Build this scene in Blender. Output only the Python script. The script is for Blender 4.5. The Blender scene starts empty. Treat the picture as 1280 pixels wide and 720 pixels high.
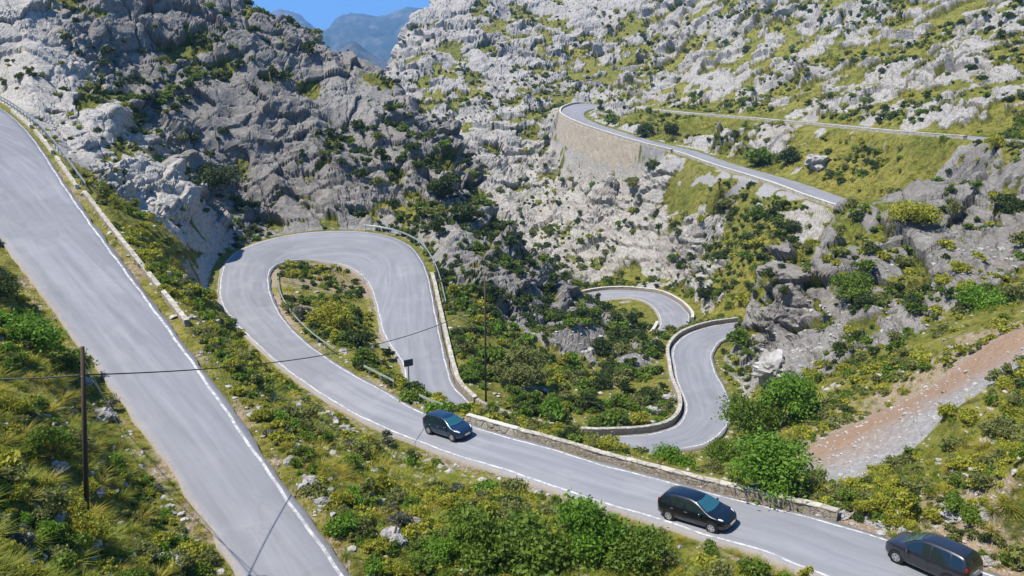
import bpy, bmesh, math, random, time
import numpy as np
from mathutils import Vector, Matrix
from mathutils.kdtree import KDTree
T0=time.time()
rng=np.random.default_rng(7); random.seed(7)
scene=bpy.context.scene; COL=scene.collection
NCOL,NROW=1150,1250; FLAT_OFF=False            # terrain sheet resolution

# ------------------------------------------------------------------ camera frame
F=1000.0; PITCH=math.atan(310/1000.0); CP,SP=math.cos(PITCH),math.sin(PITCH)
def W(u,v,z):                 # a sight line (photo units 1280x720) at depth z -> world point
    a=(u-640)/F; b=(v-360)/F
    return np.array((a*z, z*(CP-SP*b), -z*(SP+CP*b)))
def fac(v): return SP+CP*(v-360)/F
def H(u,v,h): return W(u,v,h/fac(v))
def proj(p):
    p=np.asarray(p,float); x,y,z=p[...,0],p[...,1],p[...,2]
    d=y*CP-z*SP; up=y*SP+z*CP
    return 640+F*x/d, 360-F*up/d, d
def sstep(a,b,x):
    t=np.clip((x-a)/(b-a),0,1); return t*t*(3-2*t)

# ------------------------------------------------------------------ objects
def tag(o,label=None,cat=None,group=None,kind=None):
    if label: o['label']=label
    if cat: o['category']=cat
    if group: o['group']=group
    if kind: o['kind']=kind
    return o
def link(o,parent=None):
    COL.objects.link(o)
    if parent is not None: o.parent=parent
    return o
def empty(name,loc=(0,0,0),rot=(0,0,0)):
    o=bpy.data.objects.new(name,None); o.location=loc; o.rotation_euler=rot; return link(o)
def mesh_np(name,V,Q,mats=(),smooth=True,attrs=None,mi=None,uv=None):
    """verts (n,3), faces (m,k) of one size k"""
    me=bpy.data.meshes.new(name); V=np.asarray(V,np.float32); Q=np.asarray(Q,np.int32); k=Q.shape[1]
    me.vertices.add(len(V)); me.vertices.foreach_set('co',V.ravel())
    me.loops.add(Q.size); me.loops.foreach_set('vertex_index',Q.ravel())
    me.polygons.add(len(Q)); me.polygons.foreach_set('loop_start',np.arange(0,Q.size,k,dtype=np.int32))
    me.polygons.foreach_set('loop_total',np.full(len(Q),k,np.int32))
    me.polygons.foreach_set('use_smooth',np.full(len(Q),smooth,bool))
    if mi is not None: me.polygons.foreach_set('material_index',np.asarray(mi,np.int32))
    for m in mats: me.materials.append(m)
    for an,(dom,arr) in (attrs or {}).items():
        arr=np.asarray(arr,np.float32)
        if arr.ndim==1:
            a=me.attributes.new(an,'FLOAT',dom); a.data.foreach_set('value',arr)
        else:
            a=me.attributes.new(an,'FLOAT_VECTOR',dom); a.data.foreach_set('vector',arr.ravel())
    me.update(); me.validate(); return me
def obj(name,me,parent=None): return link(bpy.data.objects.new(name,me),parent)
class MB:
    """collects shapes into ONE mesh"""
    def __init__(s): s.v=[]; s.f=[]
    def add(s,V,Fc):
        b=len(s.v); s.v+= [tuple(map(float,p)) for p in V]; s.f+=[tuple(int(i)+b for i in f) for f in Fc]; return s
    def box(s,c,d,rot=None):
        c=Vector(c); d=Vector(d)/2
        V=[Vector((x*d.x,y*d.y,z*d.z)) for x in(-1,1) for y in(-1,1) for z in(-1,1)]
        if rot is not None: V=[rot@p for p in V]
        return s.add([p+c for p in V],[(0,1,3,2),(4,6,7,5),(0,4,5,1),(2,3,7,6),(0,2,6,4),(1,5,7,3)])
    def tube(s,pts,rad,n=8,cap=True):
        pts=[Vector(p) for p in pts]; m=len(pts)
        if not hasattr(rad,'__len__'): rad=[rad]*m
        V=[]
        for i,p in enumerate(pts):
            t=(pts[min(i+1,m-1)]-pts[max(i-1,0)]).normalized()
            a=Vector((0,0,1)) if abs(t.z)<.9 else Vector((1,0,0))
            e=t.cross(a).normalized(); g=e.cross(t)
            for k in range(n):
                an=2*math.pi*k/n; V.append(p+(e*math.cos(an)+g*math.sin(an))*rad[i])
        Fc=[(i*n+k,i*n+(k+1)%n,(i+1)*n+(k+1)%n,(i+1)*n+k) for i in range(m-1) for k in range(n)]
        if cap: Fc+=[tuple(range(n))[::-1],tuple((m-1)*n+k for k in range(n))]
        return s.add(V,Fc)
    def build(s,name,mat,parent=None,smooth=False,bevel=0):
        me=bpy.data.meshes.new(name); me.from_pydata(s.v,[],s.f)
        for m in (mat if isinstance(mat,(list,tuple)) else [mat]): me.materials.append(m)
        if bevel:
            bm=bmesh.new(); bm.from_mesh(me); bmesh.ops.bevel(bm,geom=bm.edges[:],offset=bevel,segments=2,affect='EDGES',profile=.5); bm.to_mesh(me); bm.free()
        for p in me.polygons: p.use_smooth=smooth
        me.update(); return obj(name,me,parent)
def copy_tree(o,parent=None):
    c=o.copy(); COL.objects.link(c)
    if parent is not None: c.parent=parent
    for ch in list(o.children): copy_tree(ch,c)
    return c

# ------------------------------------------------------------------ node helpers
class NT:
    def __init__(s,name):
        s.m=bpy.data.materials.new(name); s.m.use_nodes=True; s.t=s.m.node_tree; s.t.nodes.clear()
        s.out=s.t.nodes.new('ShaderNodeOutputMaterial')
    def n(s,typ,**kw):
        nd=s.t.nodes.new('ShaderNode'+typ)
        for k,v in kw.items():
            if k.startswith('i_'):
                nd.inputs[k[2:].replace('_',' ')].default_value=v
            else: setattr(nd,k,v)
        return nd
    def l(s,a,b): s.t.links.new(a,b)
    def val(s,sock,x):
        if hasattr(x,'default_value') or hasattr(x,'is_linked'): s.l(x,sock)
        else: sock.default_value=x
    def math(s,op,a,b=0.0,c=None,clamp=False):
        nd=s.n('Math',operation=op,use_clamp=clamp); s.val(nd.inputs[0],a); s.val(nd.inputs[1],b)
        if c is not None: s.val(nd.inputs[2],c)
        return nd.outputs[0]
    def mix(s,f,a,b,mode='MIX'):
        nd=s.n('Mix',data_type='RGBA',blend_type=mode,clamp_factor=True)
        s.val(nd.inputs[0],f); s.val(nd.inputs[6],(*a,1) if isinstance(a,tuple) else a); s.val(nd.inputs[7],(*b,1) if isinstance(b,tuple) else b)
        return nd.outputs[2]
    def noise(s,vec,scale,detail=4,rough=.55,dist=0):
        nd=s.n('TexNoise'); s.l(vec,nd.inputs['Vector'])
        nd.inputs['Scale'].default_value=scale; nd.inputs['Detail'].default_value=detail; nd.inputs['Roughness'].default_value=rough; nd.inputs['Distortion'].default_value=dist
        return nd.outputs[0]
    def ramp(s,f,stops,interp='LINEAR'):
        nd=s.n('ValToRGB'); cr=nd.color_ramp; cr.interpolation=interp
        while len(cr.elements)<len(stops): cr.elements.new(.5)
        for e,(p,c) in zip(cr.elements,stops): e.position=p; e.color=(*c,1) if not isinstance(c,float) else (c,c,c,1)
        s.l(f,nd.inputs[0]); return nd.outputs[0]
    def mr(s,x,a,b,c=0.,d=1.):
        nd=s.n('MapRange',clamp=True); s.val(nd.inputs[0],x)
        for i,v in enumerate((a,b,c,d)): nd.inputs[i+1].default_value=v
        return nd.outputs[0]
    def attr(s,name,out='Fac'): return s.n('Attribute',attribute_name=name).outputs[out]
    def pos(s): return s.n('NewGeometry').outputs['Position']
    def objco(s): return s.n('TexCoord').outputs['Object']
    def bump(s,h,strength,dist,prev=None):
        nd=s.n('Bump'); nd.inputs['Strength'].default_value=strength; nd.inputs['Distance'].default_value=dist; s.l(h,nd.inputs['Height'])
        if prev is not None: s.l(prev,nd.inputs['Normal'])
        return nd.outputs[0]
    def bsdf(s,col,rough=.8,spec=.3,nrm=None,metal=0.,coat=0.,**kw):
        nd=s.n('BsdfPrincipled'); s.val(nd.inputs['Base Color'],(*col,1) if isinstance(col,tuple) else col)
        s.val(nd.inputs['Roughness'],rough); nd.inputs['Specular IOR Level'].default_value=spec; s.val(nd.inputs['Metallic'],metal)
        nd.inputs['Coat Weight'].default_value=coat; nd.inputs['Coat Roughness'].default_value=.04
        if nrm is not None: s.l(nrm,nd.inputs['Normal'])
        s.l(nd.outputs[0],s.out.inputs[0]); s.b=nd; return s.m

# ------------------------------------------------------------------ noise
def _hash(ix,iy,iz,seed):
    h=(ix.astype(np.uint32)*np.uint32(374761393)+iy.astype(np.uint32)*np.uint32(668265263)+iz.astype(np.uint32)*np.uint32(2147483647)+np.uint32(seed*1274126177&0xffffffff))
    h^=h>>np.uint32(13); h*=np.uint32(1274126177); h^=h>>np.uint32(16); h*=np.uint32(2246822519); h^=h>>np.uint32(13)
    return h
_G=np.array([(1,1,0),(-1,1,0),(1,-1,0),(-1,-1,0),(1,0,1),(-1,0,1),(1,0,-1),(-1,0,-1),(0,1,1),(0,-1,1),(0,1,-1),(0,-1,-1),(1,1,0),(-1,1,0),(0,-1,1),(0,-1,-1)],np.float32)
def perlin(p,seed=0):
    p=p.astype(np.float32); i=np.floor(p).astype(np.int32); f=p-i; u=f*f*f*(f*(f*6-15)+10); res=0
    for dx in(0,1):
        wx=u[:,0] if dx else 1-u[:,0]
        for dy in(0,1):
            wy=u[:,1] if dy else 1-u[:,1]
            for dz in(0,1):
                wz=u[:,2] if dz else 1-u[:,2]
                g=_G[_hash(i[:,0]+dx,i[:,1]+dy,i[:,2]+dz,seed)&np.uint32(15)]
                res=res+wx*wy*wz*(g[:,0]*(f[:,0]-dx)+g[:,1]*(f[:,1]-dy)+g[:,2]*(f[:,2]-dz))
    return res
def fbm(p,octs=4,gain=.5,seed=0,ridged=False):
    a=1.;s=0.;t=0.;q=p.copy()
    for o in range(octs):
        n=perlin(q,seed+o); n=1-2*np.abs(n) if ridged else n
        s=s+a*n; t+=a; a*=gain; q=q*2.03+11.7
    return s/t
def worley(p,seed=0,jit=.9):
    p=p.astype(np.float32); i=np.floor(p).astype(np.int32); f=p-i
    f1=np.full(len(p),9,np.float32); f2=f1.copy(); cid=np.zeros(len(p),np.float32); til=np.zeros(len(p),np.float32)
    for dx in(-1,0,1):
        for dy in(-1,0,1):
            for dz in(-1,0,1):
                h=_hash(i[:,0]+dx,i[:,1]+dy,i[:,2]+dz,seed)
                x=dx+.5+jit*((h&np.uint32(1023)).astype(np.float32)/1023-.5)-f[:,0]
                y=dy+.5+jit*(((h>>np.uint32(10))&np.uint32(1023)).astype(np.float32)/1023-.5)-f[:,1]
                z=dz+.5+jit*(((h>>np.uint32(20))&np.uint32(1023)).astype(np.float32)/1023-.5)-f[:,2]
                d=np.sqrt(x*x+y*y+z*z); m=d<f1
                f2=np.where(m,f1,np.minimum(f2,d)); cid=np.where(m,((h>>np.uint32(5))&np.uint32(1023)).astype(np.float32)/1023,cid); f1=np.where(m,d,f1)
                tx=((h>>np.uint32(3))&np.uint32(255)).astype(np.float32)/127.5-1; ty=((h>>np.uint32(11))&np.uint32(255)).astype(np.float32)/127.5-1; tz=((h>>np.uint32(19))&np.uint32(255)).astype(np.float32)/127.5-1
                til=np.where(m,tx*x+ty*y+tz*z,til)
    return f1,f2,cid,til
# ------------------------------------------------------------------ roads: matched edge points on sight lines and the drop below the eye
N_=None
MAIN=[
((1180,778),(1300,735),24.1),((1010,717),(1119,675),24.6),((942,690),(1030,648),24.95),((875,671),(955,630),25.25),
((812,650),(880,611),25.7),((737,628),(800,590.6),26.3),((700,615),(752,577),26.6),((632,592),(680,556),27.2),
((580,576),(625,541),27.6),((531,559),(570,525),28.05),((490,542),(530,514),28.45),((440,519),(477,485),29.3),
((385,485),(430,459),30.2),((345,455),(385,428),31.0),((312,425),(360,403),31.6),((290,403),(347,383),32.0),
((274,379),(340,365),32.3),((272,360),(338,350),32.5),((274,345),(339,341),32.6,32.8),((278,332),(343,334.5),32.5,33.1),
((292,316),(350,330),32.4,33.5),((321,303),(362,327),32.4,33.9),((357,294),(379,325),32.5,34.2),((401,289),(400,326.5),32.6,34.5),
((448,289),(425,331),32.9,34.7),((484,294),(440,337),33.2,34.8),((513,307),(452,346),33.6,34.9),((529,327),(461,358),34.0,35.0),
((538,350),(467,376),34.4,35.1),((545,383),(472,398),35.0,35.2),((552,415),(478,420),35.5),((560,451),N_,36.0),
((569,480),N_,36.4),((585,498),N_,36.8),((599,509),N_,37.1),((640,525),N_,37.6),
((690,537),N_,38.1),((730,544),N_,38.5),((772,544),N_,38.9),((812,541),(833,566),39.3),
((840,533),(885,556),39.7),((853,518),(910,535),40.1),((853,500),(917,512),40.5),((844,478),(910,490),40.95),
((840,457),(897,466),41.35),((838,439),(892,446),41.8),((846,426),(898,432),42.2),((861,416),(908,424),42.6),
((886,408),(925,418),43.1),((910,404),(940,414),43.6),((945,400),(965,409),44.2)]
LOOP=[((795,440),(828,440),49.6),((811,425),(842,420),50.2),((823,408),(859,408),50.9),((823.5,400),(863,398),51.3),
((821.5,393),(861,391),51.8),((815,384),(849,379),52.3),((806,377.5),(828,368),52.8),((791,373),(806,364),53.2),
((770,373.5),(776,362),53.7),((751,376),(745,364),54.2),((720,382),(714,371),54.9),((690,389),(684,378),55.5)]
HIGH=[((1300,182),N_,14.8),((1216,174),N_,16.5),((1119,166),N_,18.5),((1025,157),N_,20.5),
((979,152.5),N_,21.5),((921,147.5),N_,22.7),((863,143),N_,23.8),((806,137.5),N_,25.0),
((770,135.5),N_,25.7),((748,135.5),(728,129.5),26.2,25.6),((736,138),(707,134),26.5,26.2),((730,142),(701.5,140),26.7),((733,147.6),(706,146),27.0),((748,155),(726,155.5),27.4),
((785,167),(762,168),28.1),((829,179.5),(806,181),28.8),((873,190),(849,192),29.4),((917,205),(892,207),29.9),
((995,227),(965,230),30.3),((1042,243),(1008,246),30.4),((1080,256),(1047,259),30.4),((1110,265),(1075,268),30.5),((1150,278),(1112,282),30.7),((1195,292),(1152,297),31.0)]
LEFT=[((345,815),(475,770),24.6),((328,762),(439,716),24.05),((283,692),(386,649),23.5),((236,620),(337,581),22.8),
((180,538),(285,502),21.95),((141,487),(251,457),21.3),((99,433),(217,409),20.6),((57,375),(172,352),19.4),((9,305),(127,292),17.6),
((-40,255),(88,240),15.6),((-52,236),(75,221),14.7),((-60,195),(52,180),12.6),((-70,165),(30,148),10.8),((-90,145),(0,126),9.6),((-120,132),(-45,112),8.6)]
def catmull(P,sub):
    P=np.asarray(P,float); n=len(P); out=[]
    for i in range(n-1):
        p0,p1,p2,p3=P[max(i-1,0)],P[i],P[i+1],P[min(i+2,n-1)]
        for k in range(sub):
            t=k/sub; out.append(.5*((2*p1)+(-p0+p2)*t+(2*p0-5*p1+4*p2-p3)*t*t+(-p0+3*p1-3*p2+p3)*t**3))
    out.append(P[-1]); return np.array(out)
def resample(P,Q,step):
    """two matched polylines at one common step along their middle"""
    C=(P+Q)/2; s=np.r_[0,np.cumsum(np.linalg.norm(np.diff(C,axis=0),axis=1))]
    n=max(int(s[-1]/step),2); t=np.linspace(0,s[-1],n+1)
    f=lambda A:np.stack([np.interp(t,s,A[:,k]) for k in range(3)],1)
    return f(P),f(Q),t
class Road: pass
def make_road(T,side,width=5.6,smooth=0):
    """side: +1 if the missing edge lies to the left of the direction of travel of the list"""
    A=[];B=[]
    for e in T:
        hA=e[2]; hB=e[3] if len(e)>3 else hA
        A.append(H(*e[0],hA)); B.append(None if e[1] is None else H(*e[1],hB))
    for i,b in enumerate(B):
        if b is None:
            d=A[min(i+1,len(A)-1)]-A[max(i-1,0)]; d[2]=0; d/=np.linalg.norm(d)
            B[i]=A[i]+side*width*np.array((-d[1],d[0],0))
    a=catmull(A,8); b=catmull(B,8)
    for _ in range(3):                              # ease the heights along the road
        for X in (a,b):
            z=X[:,2].copy(); X[2:-2,2]=(z[:-4]+z[1:-3]+z[2:-2]+z[3:-1]+z[4:])/5
    for _ in range(smooth):
        for X in (a,b):
            Y=X.copy(); X[4:-4]=sum(Y[k:len(Y)-8+k] for k in range(9))/9
    r=Road(); r.a,r.b,r.s=resample(a,b,.6); r.w=np.linalg.norm(r.a-r.b,axis=1); return r
RM=make_road(MAIN,-1); RL=make_road(LOOP,-1); RH=make_road(HIGH,-1,7.0); RK=make_road(LEFT,-1,5.6,12)
ROADS=dict(main=RM,loop=RL,high=RH,left=RK)
def near_px(r,e,u,v,part=(0,1)): # index along edge e ('a' or 'b') closest to a photo point, within a share of the road
    X=getattr(r,e); pu,pv,d=proj(X); q=(pu-u)**2+(pv-v)**2; t=np.linspace(0,1,len(q)); return int(np.argmin(np.where((t>=part[0])&(t<=part[1]),q,1e12)))
def offset_edge(r,e,off,i0=None,i1=None,dz=0):
    """polyline along edge e moved OFF metres outward"""
    X=getattr(r,e); O=r.b if e=='a' else r.a
    d=X-O; d[:,2]=0; d/=np.linalg.norm(d,axis=1)[:,None]
    t=np.gradient(X,axis=0); n=np.stack([-t[:,1],t[:,0],0*t[:,0]],1); n/=np.linalg.norm(n,axis=1)[:,None]+1e-9
    n*=np.sign((n*d).sum(1))[:,None]
    Y=X+n*off; Y[:,2]+=dz
    i0=0 if i0 is None else i0; i1=len(Y)-1 if i1 is None else i1
    return Y[i0:i1+1] if i0<=i1 else Y[i1:i0+1][::-1]

# ------------------------------------------------------------------ terrain: sighted points (u, v, depth, look, zone)
#  look: R pale rock, D dark rock with green (some shade tinted in), M rock and grass, S scrub, Y yellow grass, B bare earth, G gravel
CT="""
0 720 24 S near;100 720 29 S near;200 720 33 S near;108 655 35 S near;0 600 30 S near;60 520 40 S near;0 480 42 S near;165 600 40 S near
110 480 47 S near;40 420 51 S near;0 400 50 S near;20 335 61 S near;0 285 66 S near;-60 400 45 S near;-60 300 60 S near;-80 550 32 S near
560 715 40 S mid;500 650 44 S mid;700 715 39.5 S mid;850 715 40 S mid;420 600 46 S mid;350 520 54 S mid;300 450 64 Y mid;300 400 78 Y mid;250 330 92 Y mid
220 300 92 Y mid;160 260 95 Y mid;110 235 90 Y mid;255 350 99 Y mid;760 690 41 S mid;620 640 45 S mid
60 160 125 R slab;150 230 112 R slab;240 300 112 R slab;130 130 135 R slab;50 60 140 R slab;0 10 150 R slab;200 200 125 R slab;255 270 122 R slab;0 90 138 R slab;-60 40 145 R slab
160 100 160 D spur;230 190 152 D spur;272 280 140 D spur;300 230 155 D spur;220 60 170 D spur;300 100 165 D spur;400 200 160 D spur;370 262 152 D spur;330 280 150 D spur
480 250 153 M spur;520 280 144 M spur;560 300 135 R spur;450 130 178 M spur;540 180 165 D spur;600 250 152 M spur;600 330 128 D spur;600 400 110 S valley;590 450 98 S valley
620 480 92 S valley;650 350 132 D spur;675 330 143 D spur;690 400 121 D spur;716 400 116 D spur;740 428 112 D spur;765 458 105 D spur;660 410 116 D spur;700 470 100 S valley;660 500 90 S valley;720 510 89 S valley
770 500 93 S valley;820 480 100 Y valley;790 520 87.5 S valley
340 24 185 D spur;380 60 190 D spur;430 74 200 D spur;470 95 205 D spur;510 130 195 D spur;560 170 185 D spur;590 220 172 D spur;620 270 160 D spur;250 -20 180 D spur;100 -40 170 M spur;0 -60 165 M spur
150 0 168 D spur;90 -10 165 M spur
640 354 200 S -;560 320 215 S -;680 385 165 S -;600 347 185 S -;480 200 250 S -;540 240 230 S -;400 120 260 S -;330 40 250 S -
700 330 230 R far;760 330 225 R far;776 350 195 Y far;830 340 192 R far;860 370 172 M far;880 400 155 S far;870 330 188 R far;930 350 142 Y far;900 300 187 Y far;950 300 155 Y far;1000 278 155 M far
700 260 268 R far;640 260 280 R far;600 180 310 R far;650 180 320 R far;560 100 365 M far;535 40 400 R far;492 80 375 R far;518 20 410 R far;560 -30 450 R far
700 90 390 M far;700 0 440 R far;800 -40 450 R far;800 80 385 M far;700 110 365 M far;760 120 362 M far;863 122 310 M far;860 80 345 M far;860 20 375 M far
950 130 265 M far;950 90 295 M far;950 30 330 M far;1050 130 222 M far;1050 80 260 M far;1050 0 310 M far;1150 140 185 M far;1150 90 220 M far;1150 20 270 M far
1250 130 165 M far;1250 60 200 M far;1270 0 235 M far;1400 60 180 M far;1400 -40 230 M far;640 100 380 R far;620 30 420 M far;960 -60 370 R far;1150 -80 320 R far
900 170 245 S ledge;980 190 200 M ledge;1050 210 175 Y ledge;1120 200 165 Y ledge;1180 200 152 S ledge;1100 240 150 Y ledge;830 157 270 S ledge
715 200 276 R far;760 215 240 R far;810 225 221 R far;850 240 205 G far;900 255 185 G far;950 265 167 G far;690 190 296 R far;740 280 238 R far;820 290 208 R far;690 150 322 M far
880 238 195 G far;920 248 180 G far
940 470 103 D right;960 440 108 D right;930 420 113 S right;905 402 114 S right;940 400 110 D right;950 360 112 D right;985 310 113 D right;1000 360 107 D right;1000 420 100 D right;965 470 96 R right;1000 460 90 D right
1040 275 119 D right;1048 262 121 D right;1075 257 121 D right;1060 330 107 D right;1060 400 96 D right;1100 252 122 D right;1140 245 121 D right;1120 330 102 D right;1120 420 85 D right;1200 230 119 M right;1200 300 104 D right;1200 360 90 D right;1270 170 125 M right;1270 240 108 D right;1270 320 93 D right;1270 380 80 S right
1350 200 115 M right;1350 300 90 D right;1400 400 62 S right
1000 330 150 S -
1000 560 62 B bank;1010 600 54 G bank;1090 520 64 B bank;1150 490 66 B bank;1280 412 64 B bank;1150 560 52 S bank;1200 520 52 S bank;1280 460 56 S bank;1100 600 48 S bank;1200 600 44 Y bank
1280 560 43 Y bank;1280 640 38 S bank;1200 655 41 B bank;1135 660 42 B bank;1240 690 38.5 B bank;1350 600 36 S bank;1350 740 32 S bank;1400 500 46 S bank;1200 400 78 S bank;1100 470 74 S bank
960 600 53 S bank;900 592 60 S bank;930 560 70 S bank;850 577 70 S bank;820 580 66 S bank;740 568 70 S bank;680 547 72 S bank;960 520 80 S bank;930 500 90 S bank;1010 510 75 S bank;640 545 72 S bank
400 380 106 Y island;430 400 100 S island;450 430 92 S island;480 460 85 S island;520 490 78 S island;370 380 102 B island;400 345 120 B island
"""
CPTS=[]
for ln in CT.replace('\n',';').split(';'):
    w=ln.split()
    if len(w)==5: CPTS.append((W(float(w[0]),float(w[1]),float(w[2])),w[3],w[4]))
for x,y,z in ((0,0,-3),(0,6,-9),(0,15,-16),(0,22,-20),(-15,0,-3),(-15,8,-9),(-12,16,-15.),(15,0,-5),(15,10,-12),(20,20,-19.5),(30,5,-8),(-40,8,0),(-45,30,-6),(45,15,-9),(60,60,-9),(95,80,-5),(140,120,4),(-90,60,10),(-110,90,6),(-130,140,12),(-150,200,20)):
    CPTS.append((np.array((x,y,z),float),'S','near'))
for u,zc,h in ((400,400,90),(300,340,60),(450,480,80),(200,330,10),(480,520,60),(430,400,70),(350,300,40),(440,350,50)):
    p=np.array(((u-640)/F*zc,zc,-h)); CPTS.append((p,'R','-'))
CP3=np.array([c[0] for c in CPTS]); LOOK=np.array([c[1] for c in CPTS]); ZONE=np.array([c[2] for c in CPTS])
pts=[CP3]
for nm,r in ROADS.items():
    k=slice(0,None,6 if nm!='high' else 8)
    pts+= [offset_edge(r,'a',.6)[k],offset_edge(r,'b',.6)[k],((r.a+r.b)/2)[k]]
    if nm=='high':
        wi0,wi1=sorted((near_px(r,'b',703,137),near_px(r,'b',838,188))); eb=offset_edge(r,'b',.6); kk=np.arange(0,len(eb),8); ins=(kk>wi0)&(kk<wi1)
        pts[-2]=eb[kk[~ins]]; lo=offset_edge(r,'b',2.9,dz=-15)[kk[ins]]; tt=(kk[ins]-wi0)/(wi1-wi0); lo[:,2]+=5*sstep(.75,1,tt)+4*sstep(.2,0,tt); pts+=[lo,offset_edge(r,'b',.2)[kk[ins]]]
    if nm=='main': pts+=[(r.a*.75+r.b*.25)[k],(r.a*.25+r.b*.75)[k]]
D3=np.concatenate(pts)
# the drop under the far road's retaining wall
i0,i1=near_px(RH,'b',704,137),near_px(RH,'b',835,188)
# multiquadric surface through every sighted point
def mq(a,b): return np.sqrt(((a[:,None,:2]-b[None,:,:2])**2).sum(-1)+1.5)
key=np.round(D3[:,:2]/.8).astype(int); _,ui=np.unique(key,axis=0,return_index=True); D3=D3[np.sort(ui)]
n=len(D3); A=np.zeros((n+3,n+3)); A[:n,:n]=-mq(D3,D3)+0.02*np.eye(n); Pm=np.c_[np.ones(n),D3[:,:2]/100]; A[:n,n:]=Pm; A[n:,:n]=Pm.T
sol=np.linalg.solve(A,np.r_[D3[:,2],0,0,0])
GX0,GX1,GY0,GY1,GS=-330.,390.,-12.,640.,1.5
gx=np.arange(GX0,GX1+GS,GS); gy=np.arange(GY0,GY1+GS,GS); GXX,GYY=np.meshgrid(gx,gy,indexing='ij')
def eval_rbf(Q):
    out=np.zeros(len(Q))
    for k in range(0,len(Q),20000):
        q=Q[k:k+20000]; out[k:k+20000]=-mq(q,D3)@sol[:n]+np.c_[np.ones(len(q)),q[:,:2]/100]@sol[n:]
    return out
GZ=eval_rbf(np.c_[GXX.ravel(),GYY.ravel()]).reshape(GXX.shape)
# looks blended between the sighted points
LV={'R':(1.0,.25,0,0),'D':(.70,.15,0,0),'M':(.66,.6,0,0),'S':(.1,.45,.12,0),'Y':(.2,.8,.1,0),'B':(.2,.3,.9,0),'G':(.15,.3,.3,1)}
LA=np.array([LV[c] for c in LOOK],float)
def blend_looks(Q):
    out=np.zeros((len(Q),4))
    for k in range(0,len(Q),20000):
        q=Q[k:k+20000,:2]; d2=((q[:,None,:]-CP3[None,:,:2])**2).sum(-1); sc=9+.0012*(q**2).sum(1)[:,None]*.25
        w=1/(d2+sc)**2; out[k:k+20000]=(w@LA)/w.sum(1)[:,None]
    return out
GA=blend_looks(np.c_[GXX.ravel(),GYY.ravel()]).reshape(*GXX.shape,4)
GD=np.zeros(GXX.size); DK=np.array([1. if (l=='D' or (z in('right',) and l=='M')) else .5 if z=='spur' else -.4 if z=='slab' else -.12 if z=='far' and l=='R' else 0. for l,z in zip(LOOK,ZONE)])  # tint: weathered rock plus painted spur shade; negative lifts the slab as if sunlit
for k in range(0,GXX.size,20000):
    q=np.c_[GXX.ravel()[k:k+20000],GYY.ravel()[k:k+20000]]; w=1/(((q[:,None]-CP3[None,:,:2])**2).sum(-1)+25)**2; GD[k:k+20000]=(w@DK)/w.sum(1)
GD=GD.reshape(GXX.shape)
def bil(G,x,y):
    fx=np.clip((x-GX0)/GS,0,G.shape[0]-1.001); fy=np.clip((y-GY0)/GS,0,G.shape[1]-1.001)
    i=fx.astype(int); j=fy.astype(int); a=fx-i; b=fy-j
    if G.ndim==3: a=a[:,None]; b=b[:,None]
    return G[i,j]*(1-a)*(1-b)+G[i+1,j]*a*(1-b)+G[i,j+1]*(1-a)*b+G[i+1,j+1]*a*b
# road samples for carving
KS=[]; 
for ri,(nm,r) in enumerate(ROADS.items()):
    m=max(4,int(r.w.max()/.9)); 
    for f in np.linspace(0,1,m):
        P=r.a*(1-f)+r.b*f; KS.append(np.c_[P,np.full(len(P),ri)])
KS=np.concatenate(KS); kd=KDTree(len(KS))
for i,p in enumerate(KS): kd.insert((p[0],p[1],0),i)
kd.balance()
# coarse distance-to-road grid
step=4; cx=gx[::step]; cy=gy[::step]; CXX,CYY=np.meshgrid(cx,cy,indexing='ij'); cd=np.full(CXX.size,99.); q=np.c_[CXX.ravel(),CYY.ravel()]
cd=np.array([kd.find((a,b,0))[2] for a,b in q]).reshape(CXX.shape)
def road_dist(x,y,lim=16):
    """(distance to the road surface, its height) for every point; 99 when clearly away"""
    i=np.clip(((x-GX0)/(GS*step)).round().astype(int),0,cd.shape[0]-1); j=np.clip(((y-GY0)/(GS*step)).round().astype(int),0,cd.shape[1]-1)
    rough=cd[i,j]; d=np.full(len(x),99.); z=np.zeros(len(x))
    for k in np.nonzero(rough<lim)[0]:
        _,ix,dd=kd.find((x[k],y[k],0)); d[k]=dd; z[k]=KS[ix,2]
    return d,z
# walled drop: close under the far road's outer edge
WALL_I=(near_px(RH,'b',701,141),near_px(RH,'b',842,190)); WALL_I=(min(WALL_I),max(WALL_I))
FIN=W(1046,256,149); FIN2=W(1047,258,121); EMB_I=sorted((near_px(RH,'b',838,188),near_px(RH,'b',1000,243)))
SCREE=[(W(998,556,62.5)),(W(1006,615,51)),(W(1062,602,48.5)),(W(1150,568,51.5)),(W(1238,508,55)),(W(1330,446,56.5)),(W(1330,388,66)),(W(1200,452,66.5)),(W(1100,508,65.5))]
def inpoly(x,y,P):
    c=np.zeros(len(x),bool); n=len(P)
    for i in range(n):
        x1,y1=P[i][0],P[i][1]; x2,y2=P[(i+1)%n][0],P[(i+1)%n][1]
        c^=((y1>y)!=(y2>y))&(x<(x2-x1)*(y-y1)/(y2-y1+1e-9)+x1)
    return c
def polydist(x,y,P):
    d=np.full(len(x),1e9)
    for i in range(len(P)-1):
        a=np.array(P[i][:2]); b=np.array(P[i+1][:2]); v=b-a
        t=np.clip(((x-a[0])*v[0]+(y-a[1])*v[1])/(v@v),0,1); d=np.minimum(d,np.hypot(x-a[0]-t*v[0],y-a[1]-t*v[1]))
    return d
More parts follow.
